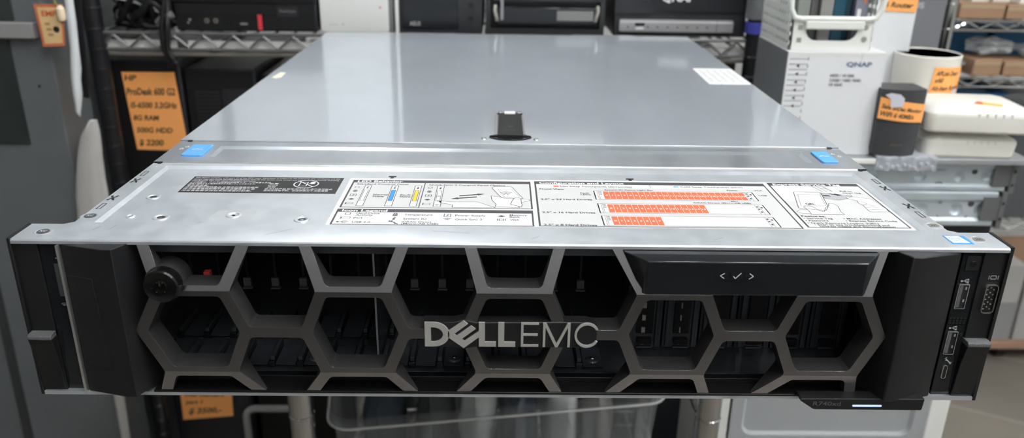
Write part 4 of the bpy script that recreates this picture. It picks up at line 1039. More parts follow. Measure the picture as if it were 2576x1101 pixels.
# lower bay of the black rack
def tower(x0, x1, z0, z1, y0, label, vents):
    t = thing('desktop_tower', label, 'computer', ((x0 + x1) / 2, y0 + 150, z0))
    b = MB(); b.box(x0, x1, y0 + 2, y0 + 300, z0, z1, DEVB); b.build('case', t, bevel=2)
    b = MB(); b.box(x0 + 2, x1 - 2, y0, y0 + 2, z0 + 2, z1 - 2, BLKM)
    if vents:
        vent_face(b, x0 + 12, x0 + 44, z1 - 100, z1 - 28, y0, DEVB, 14); b.box(x0 + 48, x1 - 8, y0 - 1, y0, z1 - 110, z1 - 26, DEVB)
        b.box(x0 + 58, x0 + 61, y0 - 1.6, y0 - 1, z1 - 82, z1 - 62, mat('dull_steel_bar', (.12, .125, .13), .4, .4)); b.cyl((x1 - 18, z1 - 48), 'y', 4, y0 - 1.6, y0 - .8, mat('dim_blue_button', (.03, .05, .08), .4), 16)
    b.build('front_panel', t, bevel=.5)
    return t
tower(-515, -426, -327, 38, 702, 'black desktop tower behind the tall orange price note, left on the lower shelf', False)
tower(-422, -330, -327, 27, 704, 'black desktop tower with slotted front on the lower shelf, right of the orange note', True)
tower(236, 300, -327, 45, 704, 'added black tower shape darkening the right end of the lower rack shelf, beside the post', False)  # added so the gap beside the post stays dark before the pale wall
tower(-322, -230, -327, 20, 706, 'black desktop tower mostly hidden behind the server lid', False)
note('price_note', [(-501, 22.5), (-432.5, 23), (-427, -83), (-496, -82), 701.4],
     [('HP', .03, .105, .24, .065), ('ProDesk 600 G2', .02, .285, .93, .085), ('i5-6500 3.2GHz', .04, .45, .90, .07), ('8G RAM', .05, .61, .50, .065), ('500G HDD', .06, .77, .70, .065), ('$ 2200', .06, .94, .48, .075)],
     'tall orange handwritten note stuck on the black tower at left')
def amp_parts(t):
    b = MB(); b.box(-502, -386, 700, 702, -636, -406, DEVG); b.build('front_panel', t, bevel=1)
box_thing('equipment_case', -503, -382, 702, 980, -643, -400, BLKM, 'black equipment case with a small orange note, on the bottom shelf at left', 'equipment case', parts=amp_parts)
def c2(t):
    b = MB(); b.box(-370, -150, 700, 702, -636, -376, BLKM); b.build('front_panel', t, bevel=1)
box_thing('equipment_case', -374, -146, 702, 980, -643, -370, BLKM, 'wide black equipment case behind the grey tube handle', 'equipment case', parts=c2)
def c3(t):
    b = MB(); b.box(-134, 290, 700, 702, -636, -376, mat('slate_panel', (.05, .055, .065), .5)); b.build('front_panel', t, bevel=1)
box_thing('equipment_case', -138, 296, 702, 980, -643, -370, DEVB, 'slate-dark equipment case seen through the clear bin', 'equipment case', parts=c3)
note('price_note', [(-489, -455), (-411, -458), (-413.6, -505), (-491, -513), 699.4], [('Intel Standard', .08, .26, .78, .12), ('part 1', .08, .50, .34, .11), ('$ 3500,-', .12, .82, .66, .17)], 'small orange price note low down below the server, on a black case')

# grey tube handle of a folding trolley in front of it
t = thing('folding_trolley', 'folding hand trolley with a grey bent-tube handle standing left of the chrome post', 'trolley', (-330, 640, FLOOR_Z))
P = [(-372, 640, -660), (-372, 640, -470)] + [(-358 - 14 * math.cos(math.radians(a)), 640, -465 + 14 * math.sin(math.radians(a))) for a in range(10, 91, 20)] + [(-300, 640, -450.5)] + [(-300 + 14 * math.sin(math.radians(a)), 640, -465 + 14 * math.cos(math.radians(a))) for a in range(10, 91, 20)] + [(-286, 640, -660)]
b = MB(); b.tube(P, 5.2, TUBE, 14); b.build('handle', t)
b = MB(); b.box(-376, -282, 560, 646, -668, -660, TUBE); b.build('base_plate', t, bevel=1)
for x in (-380, -278):
    b = MB(); b.cyl((640, -682), 'x', 18, x - 6, x + 6, BLKM, 24); b.build('wheel', t)
b = MB(); b.tube([(-388, 640, -682), (-270, 640, -682)], 3, TUBE, 8); b.build('axle', t)

# ------------------------------------------------------------------ grey locker at left with bar, tag and plastic
t = thing('steel_locker', 'grey steel locker with a dark glass pane and a horizontal bar, left of the racks', 'locker', (-660, 800, FLOOR_Z))
b = MB(); b.box(-800, -531, 600, 672, FLOOR_Z, 900, LOCK); b.box(-800, -560, 672, 1050, FLOOR_Z, 900, LOCK); b.build('body', t, bevel=2)
b = MB(); b.box(-740, -576, 598, 600.2, -46, 78, mat('dark_green_glass', (.03, .036, .034), .25, noise=.5, nscale=14)); b.box(-740, -565, 598, 600.2, 101, 300, mat('dark_green_glass')); b.build('glass_pane', t)['label'] = 'dark glass pane'
b = MB(); b.box(-740, -540, 588, 600, 82, 99.5, BAR); b.build('cross_bar', t, bevel=1)['label'] = 'lighter grey cross bar'
b = MB(); b.loft([[(x, y, z) for x, z in ((-676, -700), (-662, -700), (-654, -225), (-666, -225))] for y in (599, 600.2)], mat('dark_band', (.035, .037, .038), .5)); b.build('vertical_band', t)['label'] = 'dark vertical band'  # narrow dark band down the lower left of the locker front
for x, z in ((-538, 127), (-552, 25)):
    b = MB(); b.cyl((x, z), 'y', 1.6, 599, 600.4, BLKM, 12); b.build('rivet_hole', t)
# hanging card
b = MB(); y = 584
card = [(-531.5, 121), (-499.5, 121), (-505, 75), (-529.5, 74)]
b.loft([[(x, yy, z) for x, z in card] for yy in (y, y + .8)], mat('red_card_border', (.62, .16, .07), .6))
c = Vector((sum(p[0] for p in card) / 4, sum(p[1] for p in card) / 4))
b.loft([[(c.x + (x - c.x) * .82 + .4, yy, c.y + (z - c.y) * .86) for x, z in card] for yy in (y - .2, y)], mat('cream_card', (.72, .50, .24), .6, noise=.2, nscale=120))
b.text('EMP', (-524.5, y - .35, 108), (1, 0, 0), (0, 0, 1), 6, mat('red_card_print', (.62, .10, .04), .6), w=17, bold=.03)
for k in range(3): b.box(-523 + k * .8, -517 + k * .8, y - .35, y - .2, 98 - k * 6, 101 - k * 6, mat('faded_red_print', (.45, .25, .12), .6))
b.cyl((-511, 93.6), 'y', 3.6, y - .4, y - .2, INKB, 20)
tag(b.build('hang_card', smooth=False), 'cream card with red border and a round hole hanging on the locker bar', 'card')
b = MB(); b.lathe((-502, 583), [(.01, 102), (4, 104), (5.2, 110), (4.6, 117), (2, 120), (.01, 120.5)], mat('pale_wax', (.85, .70, .50), .5), 14); b.tube([(-504, 583, 118), (-507, 583, 124), (-506, 583, 130)], 1.2, mat('olive_string', (.25, .25, .06), .6), 6)
tag(b.build('tape_lump'), 'pale lump of tape holding the red-bordered card', 'tape')
# rolled white plastic hanging on the post
P = []; R = []
for (x, z, r) in ((-491, 160, 4.5), (-492, 126, 5.8), (-493.5, 100, 6.2), (-495, 73, 6.0), (-498, 50, 6.6), (-500.5, 36, 6.2), (-501, 20, 6.4), (-503, 8, 5), (-504, -2, 3.4), (-503.5, -8, .6)):
    P.append((x, 586 + random.uniform(-1, 1), z)); R.append(r * .78)
b = MB(); b.tube(P, R, mat('white_film', (.74, .77, .78), .3), 14)
for v in b.bm.verts: v.co += Vector((random.uniform(-.7, .7), random.uniform(-.7, .7), 0))
tag(b.build('plastic_roll', ang=80), 'rolled white plastic film hanging beside the black post, narrow at its end', 'plastic film')
b = MB(); b.loft([[(x, y, z) for x, z in ((-503, 14), (-494, 12), (-478, 175), (-490, 175))] for y in (594, 597)], BLKM); tag(b.build('plastic_strip', bevel=.6), 'black plastic strip hanging between the white film and the black post', 'plastic strip')
# draped milky bag below it
b = MB(); rows = []
prof = ((-14, -497, -490), (-24, -505, -489), (-34, -510, -489), (-50, -517, -490), (-62, -520, -491), (-85, -526, -492), (-110, -530, -492), (-140, -533, -493), (-200, -533, -495), (-290, -532, -508), (-400, -531, -519), (-480, -531, -522), (-620, -530, -523))
for z, xa, xb in prof:
    n = 9; rows.append([(xa + (xb - xa) * i / n + random.uniform(-.5, .5), 592 - 5 * math.sin(math.pi * i / n) + random.uniform(-1.2, 1.2) * (z < -20), z) for i in range(n + 1)] + [(xa + (xb - xa) * (n - i) / n, 597, z) for i in range(n + 1)])
b.loft(rows, MILKY, True, True); tag(b.build('plastic_bag', ang=80), 'long milky plastic bag draped down between the locker and the black post', 'plastic bag')

# ------------------------------------------------------------------ right-hand stack: black cabinet, slide rails, plate, things on it
t = thing('black_cabinet', 'black cabinet under the stacked slide rails at right', 'cabinet', (448, 600, FLOOR_Z))
b = MB(); b.box(336, 561, 510, 662, FLOOR_Z, -101.5, mat('black_cabinet_paint', (.022, .024, .03), .5)); b.build('body', t, bevel=2)
b = MB(); b.box(344, 553, 508.5, 510, FLOOR_Z + 20, -112, DEVB); b.build('door', t, bevel=1)
def slide_rail(x0, x1, y0, y1, z0, z1, label, holes, dots):
    t = thing('slide_rail', label, 'slide rail', ((x0 + x1) / 2, (y0 + y1) / 2, z0), 'galvanised server slide rails stacked on the cabinet')
    b = MB(); zc, h = (z0 + z1) / 2, z1 - z0
    pr = [(y1, z0), (y0 + 2, z0), (y0, z0 + 1.5), (y0, z0 + h * .16), (y0 + 3, z0 + h * .24), (y0 + 3, z1 - h * .30), (y0, z1 - h * .22), (y0, z1 - 1.5), (y0 + 2, z1), (y1, z1)]
    k = b.mi(RAILM); za, zb2 = pr[4][1], pr[5][1]; yf = y0 + 3
    for a in range(len(pr)):
        if a == 4: continue
        p, q = pr[a], pr[(a + 1) % len(pr)]; b.face([(x0, *p), (x1, *p), (x1, *q), (x0, *q)], RAILM)
    for x in (x0, x1): b.face([(x, *p) for p in pr], RAILM)
    # front web with pressed round dimples
    r = (zb2 - za) * .40; zm = (za + zb2) / 2; xs = [x0] + [(u + w) / 2 for u, w in zip(holes, holes[1:])] + [x1]
    for x, xl, xr in zip(holes, xs, xs[1:]):
        n = 32; sq = []
        for q in range(n):
            a = 2 * math.pi * (q + .5) / n; c, s = math.cos(a), math.sin(a)
            cand = []
            if c > 1e-9: cand.append((xr - x) / c)
            if c < -1e-9: cand.append((xl - x) / c)
            if s > 1e-9: cand.append((zb2 - zm) / s)
            if s < -1e-9: cand.append((za - zm) / s)
            d = min(cand); sq.append((x + c * d, yf, zm + s * d))
        for q in range(n):
            w = (q + 1) % n; A = 2 * math.pi * (q + .5) / n; B = 2 * math.pi * (w + .5) / n
            b.face([sq[q], sq[w], (x + r * math.cos(B), yf, zm + r * math.sin(B)), (x + r * math.cos(A), yf, zm + r * math.sin(A))], RAILM)
            for (r1, y1_), (r2, y2_) in zip(((1, 0), (.9, 1.6), (.65, 3.0), (.35, 3.6)), ((.9, 1.6), (.65, 3.0), (.35, 3.6), (.001, 3.7))):
                b.face([(x + r * r1 * math.cos(A), yf + y1_, zm + r * r1 * math.sin(A)), (x + r * r1 * math.cos(B), yf + y1_, zm + r * r1 * math.sin(B)), (x + r * r2 * math.cos(B), yf + y2_, zm + r * r2 * math.sin(B)), (x + r * r2 * math.cos(A), yf + y2_, zm + r * r2 * math.sin(A))], RAILM)
        for (xx, s) in ((xl, 1), (xr, -1)):
            for zz in (za, zb2):
                pass
    bmesh.ops.remove_doubles(b.bm, verts=b.bm.verts, dist=.02)
    b.build('channel', t)
    for x in dots:
        b = MB(); b.cyl((x, zc + h * .14), 'y', h * .09, y0 + 2.7, y0 + 3.1, INK, 16); b.build('hole', t)
    b = MB(); b.box(x1 - 16, x1 + 3, y0 - 1.5, y0 + 12, z0 + h * .2, z1 - h * .12, mat('rail_bracket', (.20, .205, .21), .4, .6)); b.box(x1 + 3, x1 + 9, y0 - 2.5, y0 + 14, z0 - 1, z1 + 1, mat('rail_bracket', (.2, .2, .2)))
    for k in (.25, .7): b.cyl((x1 + 6, z0 + h * k), 'y', 2, y0 - 2.8, y0 - 2.3, INKB, 12)
    b.build('end_bracket', t, bevel=.6)
    return t
slide_rail(286, 552, 498, 536, -101, -60, 'lower of two galvanised slide rails under the white routers', (415, 470, 509, 541 - 4), (525,))
slide_rail(286, 558, 500, 536, -60, -24.5, 'upper of two galvanised slide rails under the white routers', (408, 462, 506, 537), (522,))
b = MB(); b.box(302, 556, 634, 662, -101.4, -24.5, RAILM); tag(b.build('support_bar', bevel=1), 'grey steel bar lying behind the slide rails', 'bar')
b = MB(); b.box(286, 572, 486, 662, -24.4, -18.4, mat('grey_shelf_plate', (.36, .37, .38), .4, .4)); b.box(286, 400, 484.5, 486, -24, -18.4, WHITE); tag(b.build('shelf_plate', bevel=.8), 'thin grey plate with white front edge lying across the slide rails', 'shelf plate')

t = thing('device_carton', 'white carton printed with six drive slots and blue lettering, right of the server', 'box', (346, 550, -18))
b = MB(); b.box(294, 398, 500, 606, -18.2, 93.6, CARTON)
b.box(293.4, 294, 500.5, 605, -17.6, 93, GREYC)
b.build('box', t, bevel=1.2)
b = MB(); Yc = 499.7
b.box(295, 397, Yc, 500, 89.6, 93.2, WHITE)
for k in range(10):
    z = 86 - k * 5.6; b.box(296, 316 - k * .1, Yc, 500, z - .5, z + .4, mat('carton_line_print', (.34, .35, .36), .5))
for k in range(12): b.box(315.6, 316.2, Yc, 500, 88 - k * 8, 84.4 - k * 8, INK if k % 1 == 0 else PGREY)
for k in range(6):
    z = 78.6 - k * 8.6; b.loft([[(x, y, zz) for x, zz in ((303.5, z), (307, z + 1.8), (307, z - 1.8))] for y in (Yc - .1, Yc)], INK); b.box(307, 314, Yc - .05, Yc, z - 1.6, z - 1.2, PGREY)
b.text('QNAP', (357, Yc - .1, 78.6), (1, 0, 0), (0, 0, 1), 4.6, mat('slate_blue_print', (.16, .22, .32), .5), w=27, bold=.04)
for s, z, w in (('HDD / 10 GbE.', 67.4, 26), ('2.5GbE / 1GbE / RAID.', 62.4, 34), ('10 GbE.', 57.6, 15)): b.text(s, (341.5, Yc - .1, z), (1, 0, 0), (0, 0, 1), 2.9, INK, w=w, bold=.02)
b.box(372, 372.6, Yc, 500, 84, 93, PGREY)
b.build('front_print', t, smooth=False)

# stacking basket on the carton
t = thing('stacking_basket', 'white plastic stacking basket full of packets standing on the carton', 'basket', (340, 560, 93.6))
BK = mat('basket_white', (.80, .81, .76), .4); BKG = mat('basket_white')
b = MB(); zb = 94; b.box(300, 379, 508, 600, zb, zb + 3, BK); b.build('floor', t)
b = MB(); y0 = 506
b.box(298, 381, y0, y0 + 2, zb, zb + 10, BK); b.box(298, 311, y0, y0 + 2, zb + 10, zb + 31, BK); b.box(366, 381, y0, y0 + 2, zb + 10, zb + 31, BK)
for sx, x in ((1, 311), (-1, 366)):
    pts = [(x, zb + 10)] + [(x + sx * 12 * (1 - math.sin(math.radians(a))), zb + 10 + 12 * (1 - math.cos(math.radians(a)))) for a in range(90, -1, -15)][::1]
    b.loft([[(p[0], y, p[1]) for p in pts] for y in (y0, y0 + 2)], BK)
for x, z in ((302.5, 100), (302.5, 113)):
    b.box(x, x + 5, y0 - .3, y0, z + 2, z + 7, mat('basket_hole_grey', (.30, .30, .25), .6))
for x, z in ((370.5, 103), (370.5, 115)):
    b.cyl((x + 3, z + 3), 'y', 3, y0 - .3, y0, mat('basket_hole_grey'), 14)
b.build('front_panel', t)
b = MB(); b.box(309, 371, y0 - 4, y0, zb + 22, zb + 31, BK); b.build('handle', t, bevel=1.5)
b = MB(); b.tube([(290, y0 - 1, 170), (291, y0 - 1, 150), (292.5, y0 - 1, 136), (297, y0 - 1, 128), (304, y0 - 1, 126.5), (374, y0 - 1, 126.5), (382, y0 - 1, 128), (387, y0 - 1, 137), (388.5, y0 - 1, 150), (389, y0 - 1, 170)], 3.0, BK, 12); b.build('rim', t)
for x in (295.5, 382):
    b = MB(); H, V = 7, 11
    for i in range(H + 1): b.box(x - .6, x + .6, 508, 602, zb + i * 9.4, zb + i * 9.4 + 5.4, BKG)
    for j in range(V + 1): b.box(x - .55, x + .55, 508 + j * 8.5, 508 + j * 8.5 + 3.6, zb, zb + 70, BKG)
    b.build('side_panel', t)
b = MB(); b.box(300, 379, 600, 602, zb, zb + 66, BK); b.build('back_panel', t)
for k, (x0, x1, y, zt, col, lb) in enumerate(((303, 316, 516, 158, (.22, .24, .22), 'olive-grey flat packet at the left end of the basket'), (318, 326, 520, 166, (.10, .10, .10), 'dark grey packet second in the basket'),
        (327, 340, 515, 160, (.25, .25, .24), 'wide mid grey packet in the middle of the basket'), (341.5, 354, 518, 164, (.015, .07, .11), 'dark teal packet right of the grey ones in the basket'),
        (355.5, 362, 522, 168, (.012, .04, .055), 'narrow blue-black packet in the basket'), (363.5, 376, 515, 158, (.20, .21, .26), 'grey-blue packet with a red mark at the right end of the basket'))):
    b = MB(); b.box(x0, x1, y, y + 60, zb + 3.1, zt, mat('packet_%d' % k, col, .25))
    if k == 5: b.box(x1 - 5, x1 - 2, y - .3, y, 142, 152, mat('packet_red', (.6, .16, .06), .5)); b.box(x0 + 2, x0 + 6, y - .3, y, 120, 136, WHITEP)
    tag(b.build('packet', bevel=.8), lb, 'packet', 'packets in the white basket')
# blue band around the right post
b = MB(); b.lathe((312, 680), [(12.2, 86), (13.6, 86), (13.8, 100), (12.4, 100)], mat('blue_violet_tape', (.07, .08, .42), .3), 28); tag(b.build('tape_band'), 'blue-violet tape band around the right post of the black rack', 'tape')
b = MB(); b.lathe((312, 680), [(12.2, 104), (15, 104), (15.2, 150), (12.4, 152)], clear('smoky_film', (.30, .31, .31), .5, .3), 28); tag(b.build('film_wrap'), 'smoky plastic film wrapped around the right post above the blue tape', 'plastic film')

# tall white box, grey box, bucket
t = thing('product_box', 'tall plain white box with an orange note, behind the carton', 'box', (440, 636, -18)); b = MB(); b.box(402, 477, 612, 662, -18.2, 186, CARTON); b.build('box', t, bevel=1)
note('price_note', [(432, 150), (477, 148), (475.5, 122), (434.4, 123.4), 611.4], [('WiFi 6', .18, .40, .5, .16), ('6 Router', .10, .82, .8, .22)], 'orange note at the top of the tall white box, cut by the picture edge' if False else 'orange note near the top of the tall white box')
t = thing('product_box', 'dark grey box with pale lettering behind the white pot', 'box', (512, 690, -18)); b = MB(); b.box(484, 540, 666, 700, -560, 190, GREYC); b.build('box', t, bevel=1)
b = MB(); b.text('ASUS', (484, 665.7, 121), (1, 0, 0), (0, 0, 1), 6.5, mat('pale_grey_print', (.45, .45, .47), .5), w=28, bold=.03); b.build('front_print', t, smooth=False)
t = thing('mesh_router', 'round white router shaped like a pot with black open top and an orange note', 'router', (494, 596, -18))
b = MB(); b.lathe((494, 600), [(34, -18.2), (35, -16), (36.4, 74), (36.8, 77), (35.6, 78.2), (34.4, 77)], WARMW, 56)
b.build('shell', t)
b = MB(); b.lathe((494, 600), [(34.4, 77), (33.6, 68), (.01, 66)], mat('pot_inside', (.035, .035, .036), .5), 48); b.build('top_recess', t)['label'] = 'black recessed top'
cy_ = lambda x: 600 - math.sqrt(max(4, 37.0 ** 2 - (x - 494) ** 2))
note('price_note', [(486.5, 67), (526, 66), (525, 32), (484, 31), 560], [('APLink Deco', .06, .26, .72, .15), ('x/60', .06, .48, .26, .15), ('Alt-Item Router', .03, .74, .94, .15)], 'orange note wrapped round the white pot-shaped router', curve=cy_)
b = MB(); b.loft([[(x, cy_(x) - e, z) for x, z in ((513, 30), (520, 30), (521, 41), (514, 41))] for e in (.7, 1.1)], mat('pale_sticker', (.70, .69, .76), .5)); tag(b.build('price_sticker', smooth=False), 'small white sticker on the corner of the pot note', 'sticker')

# bubble wrap, black router, two white routers
b = MB(); n = 16; rows = []
X0b, X1b, Y0b, Y1b = 400.5, 466, 484, 536
for k in range(2):
    b.box(X0b, X1b, Y0b, Y1b, -18.3 + k * 2.2, -17.9 + k * 2.2, BUBBLE)
for i in range(11):
    for j in range(9):
        x, y = X0b + 3 + i * 6 + (j % 2) * 2, Y0b + 3 + j * 5.8
        b.lathe((x, y), [(2.4, -18.2), (2.2, -16.6), (1.2, -15.7), (.01, -15.5)], BUBBLE, 8)
rows = []
for i in range(15):
    u = i / 14; rows.append([(X0b + (X1b - X0b) * u, 483.6 + 1.2 * math.sin(i * 2.1), z + math.sin(i * 1.7) * 1.2) for z in (-15.5, -20, -26, -30.5)] + [(X0b + (X1b - X0b) * u, 485.2, z) for z in (-30.5, -26, -20, -15.5)])
b.loft(rows, BUBBLE, True, True)
for i in range(10):
    x = X0b + 4 + i * 6.4 + random.uniform(-1, 1); z = -27 + random.uniform(-1, 5); b.lathe((x, 482.4), [(.01, z - 2.1), (1.6, z - 1.5), (2.1, z), (1.6, z + 1.5), (.01, z + 2.1)], BUBBLE, 8)
tag(b.build('bubble_wrap', ang=80), 'sheet of bubble wrap under the black router, hanging over the plate edge', 'bubble wrap')
t = thing('mesh_router', 'small black rounded router with an orange note, standing on bubble wrap', 'router', (420, 505, -15))
def router_loop(z, k):
    P = []
    for i in range(13):
        u = i / 12; x = 396 + 48 * u; P.append(((x - 420) * k + 420, 492 - 7 * math.sin(math.pi * u), z))
    return P + [((444 - 420) * k + 420, 524, z), ((396 - 420) * k + 420, 524, z)]
b = MB(); b.loft([router_loop(-15.4, .92), router_loop(-10, .98), router_loop(20, 1.0), router_loop(52, 1.02), router_loop(57, 1.0)], mat('dark_router_plastic', (.045, .046, .05), .45), True, True); b.build('body', t, ang=50)
b = MB(); b.text('ASUS', (411, 484.3, -3.5), (1, 0, 0), (0, 0, 1), 2.4, mat('dull_gold_print', (.16, .13, .09), .5), w=14); b.build('badge', t, smooth=False)
ry = lambda x: 491.2 - 7.1 * math.sin(math.pi * min(1, max(0, (x - 395.5) / 49)))
note('price_note', [(395.6, 48.5), (444.6, 41), (443.6, 21.5), (395.4, 25.5), 485], [('Sale 5/Dec Monitor', .04, .48, .9, .2), ('WiFi 6 40MB/s', .04, .84, .72, .22)], 'orange note wrapped round the black router', curve=ry)
b = MB(); b.loft([[(x, ry(x) - e, z) for x, z in ((399, 51), (404, 53.5), (413, 52.5), (417.5, 48.5), (417, 39.5), (405.5, 38.5), (404.5, 47))] for e in (.8, 1.3)], mat('pale_sticker')); tag(b.build('price_sticker', smooth=False), 'crumpled white sticker over the note on the black router', 'sticker')
def modem(loc, sc, label, mark, tilt=0):
    t = thing('modem', label, 'router', loc, 'white modems stacked at the right')
    def L(z, kx, ky, r): return [((x) * sc, (y) * sc, z * sc) for x, y in MB.rrect(None, -52 * kx, 52 * kx, -36 * ky, 36 * ky, r)]
    b = MB(); b.loft([[Vector(p) for p in L(0, .92, .92, 8)], [Vector(p) for p in L(2, .97, .97, 9)], [Vector(p) for p in L(15, 1, 1, 10)], [Vector(p) for p in L(18.5, .995, .99, 10)], [Vector(p) for p in L(20.5, .96, .95, 10)], [Vector(p) for p in L(25.5, .72, .66, 9)], [Vector(p) for p in L(27.2, .60, .52, 8)]], WARMW, True, True)
    b.build('shell', t, ang=32, local=True)
    b = MB()
    for k in range(5): b.box((-6 + k * 7.5) * sc, (-4 + k * 7.5) * sc, -35.9 * sc, -35.2 * sc, 15 * sc, 20 * sc, PGREY)
    b.build('indicator_lights', t, local=True)
    if mark:
        b = MB(); b.face([(-4 * sc, -22 * sc, 26.2 * sc), (20 * sc, -25.5 * sc, 25.2 * sc), (20 * sc, -21.5 * sc, 26.6 * sc), (0, -17.5 * sc, 27.6 * sc)], mat('orange_mark', (.9, .45, .08), .5)); b.face([(-6 * sc, -22 * sc, 26.5 * sc), (2 * sc, -23 * sc, 26.3 * sc), (3 * sc, -18 * sc, 27.7 * sc), (-2 * sc, -17.5 * sc, 27.8 * sc)], mat('red_mark', (.7, .12, .03), .5)); b.build('printed_mark', t, local=True, smooth=False)
    t.rotation_euler = (0, 0, math.radians(tilt))
    return t
modem((508, 528, -18.4), .98, 'lower white modem of the stack, lying on the plate at right', False, -4)
modem((510, 522, 11.2), 1.12, 'upper white modem with an orange mark, on top of the stack', True, -6)

# ------------------------------------------------------------------ under the server: clear bin on the lower chrome shelf, drawer tower
def bin_loop(w, d, r, z): return [Vector((x, y, z)) for x, y in MB.rrect(None, 0, w, 0, d, r)]
t = thing('storage_bin', 'clear plastic bin with a wide rim on the lower shelf of the chrome rack', 'bin', (-172, 322, -421), rotz=math.radians(8.7))
def shell(w, d, r, z0, z1, inset, m, name):
    b = MB()
    def lp(k, z): return [Vector((x, y, z)) for x, y in MB.rrect(None, k, w - k, k, d - k, r)]
    b.loft([lp(inset, z0), lp(0, z1)], m, False, True); b.loft([lp(inset + 2, z0 + 2), lp(2, z1)], m, False, True)
    b.face(lp(inset, z0), m); b.face(lp(inset + 2, z0 + 2), m)
    k = b.mi(m); a, c = lp(0, z1), lp(2, z1)
    for i in range(len(a)): j = (i + 1) % len(a); b.face([a[i], a[j], c[j], c[i]], m)
    return b.build(name, t, local=True, ang=50)
shell(346, 200, 22, 0, 166, 12, BINP, 'body')
b = MB()
def lp(k, z): return [Vector((x, y, z)) for x, y in MB.rrect(None, -k, 346 + k, -k, 200 + k, 24)]
b.loft([lp(.4, 166), lp(4, 168), lp(4.6, 178), lp(3, 179)], BINP, False, True); b.tube([Vector(p) for p in lp(4.8, 167.5)] + [Vector(lp(4.8, 167.5)[0])], 1.3, mat('bin_edge', (.52, .52, .50), .3), 6, False); b.build('rim', t, local=True, ang=50)
for x in (95, 190, 262, 320):
    b = MB(); b.box(x - 5, x + 5, -1.6, .2, 20, 164, BINP); b.build('rib', t, local=True)
ca, sa = math.cos(math.radians(8.7)), math.sin(math.radians(8.7))
def inbin(x, y, z): return Vector((-172 + x * ca - y * sa, 322 + x * sa + y * ca, -421 + z))
def blob(name, c, rx, ry_, rz, m, label, cat, group, seed, amp=.22):
    rnd = random.Random(seed); b = MB()
    bmesh.ops.create_icosphere(b.bm, subdivisions=3, radius=1); b.mi(m)
    ph = [rnd.uniform(0, 6) for _ in range(9)]
    for v in b.bm.verts:
        p = v.co; k = 1 + amp * (math.sin(p.x * 5 + ph[0]) * math.sin(p.y * 4 + ph[1]) + math.sin(p.z * 6 + ph[2]) * .6 + math.sin(p.x * 11 + p.z * 9 + ph[3]) * .3 + abs(math.sin(p.y * 8 + p.z * 7 + ph[4])) * .4)
        v.co = Vector((c[0] + p.x * rx * k, c[1] + p.y * ry_ * k, c[2] + p.z * rz * k))
    return tag(b.build(name, ang=60 if amp < .2 else 28), label, cat, group)
DKB = mat('dark_blue_cable_bundle', (.03, .04, .055), .4); BAGW = clear('bag_white', (.72, .74, .72), .55, .25)
GB = 'bagged parts in the clear bin'
for x, y, z, rx, ry_, rz, m, lb, cat in ((52, 96, 92, 26, 60, 66, DKB, 'dark bundle of cables at the left end of the clear bin', 'cable bundle'), (108, 96, 90, 22, 60, 64, mat('grey_bundle', (.06, .062, .065), .5), 'grey-black bundle second from left in the clear bin', 'cable bundle'),
        (157, 96, 96, 21, 60, 66, BAGW, 'white plastic bag in the middle of the clear bin', 'plastic bag'), (206, 96, 90, 22, 60, 64, DKB, 'blue-black bundle right of the middle bag in the bin', 'cable bundle'),
        (254, 96, 96, 20, 60, 66, BAGW, 'second white plastic bag, right half of the clear bin', 'plastic bag'), (298, 96, 88, 19, 58, 60, mat('warm_grey_bundle', (.20, .19, .175), .5), 'warm grey bundle at the right end of the clear bin', 'cable bundle')):
    p = inbin(x, y, z); blob('bagged_parts' if cat == 'plastic bag' else 'cable_bundle', p, rx, ry_, rz, m, lb, cat, GB, int(x), .10)
t = thing('drawer_tower', 'white plastic drawer tower with frosted drawer fronts, under the right end of the server', 'drawers', (340, 430, FLOOR_Z))
x0, x1, y0, y1, zt = 219, 466, 362, 500, -160
b = MB()
for xa, xb in ((x0, x0 + 16), (x1 - 20, x1)): b.box(xa, xb, y0, y1, FLOOR_Z, zt, WHITE)
b.box(x0, x1, y0, y1, zt - 8, zt, WHITE); b.box(x0, x1, y1 - 3, y1, FLOOR_Z, zt, WHITE)
for k in range(5): b.box(x0, x1, y0 + 4, y1, FLOOR_Z + k * 130, FLOOR_Z + k * 130 + 8 if k else FLOOR_Z + 10, WHITE)
b.build('frame', t, bevel=2)
for k, (za, zb_) in enumerate(((-682, -566), (-558, -436), (-428, -306), (-298, -174))):
    b = MB(); m = 20; xa, xb = x0 + 18, x1 - 22
    O = b.rrect(xa, xb, za, zb_, 6); I = b.rrect(xa + 12, xb - 14, za + 12, zb_ - 12, 12); J = b.rrect(xa + 15, xb - 17, za + 15, zb_ - 15, 10)
    b.loft([[(x, y0 + 3, z) for x, z in O], [(x, y0 - 2, z) for x, z in O], [(x, y0 - 2, z) for x, z in I], [(x, y0 + 1.5, z) for x, z in J]], DRAWP, True, True)
    b.build('drawer_front', t, ang=30)
    b = MB(); b.box(xa + 2, xb - 2, y0 + 4, y1 - 8, za + 2, za + 4, DRAWP); b.box(xa + 6, xb - 6, y0 + 8, y1 - 12, za + 4.2, za + 70, mat('drawer_contents', (.16, .165, .17), .6)); b.build('drawer_tray', t)

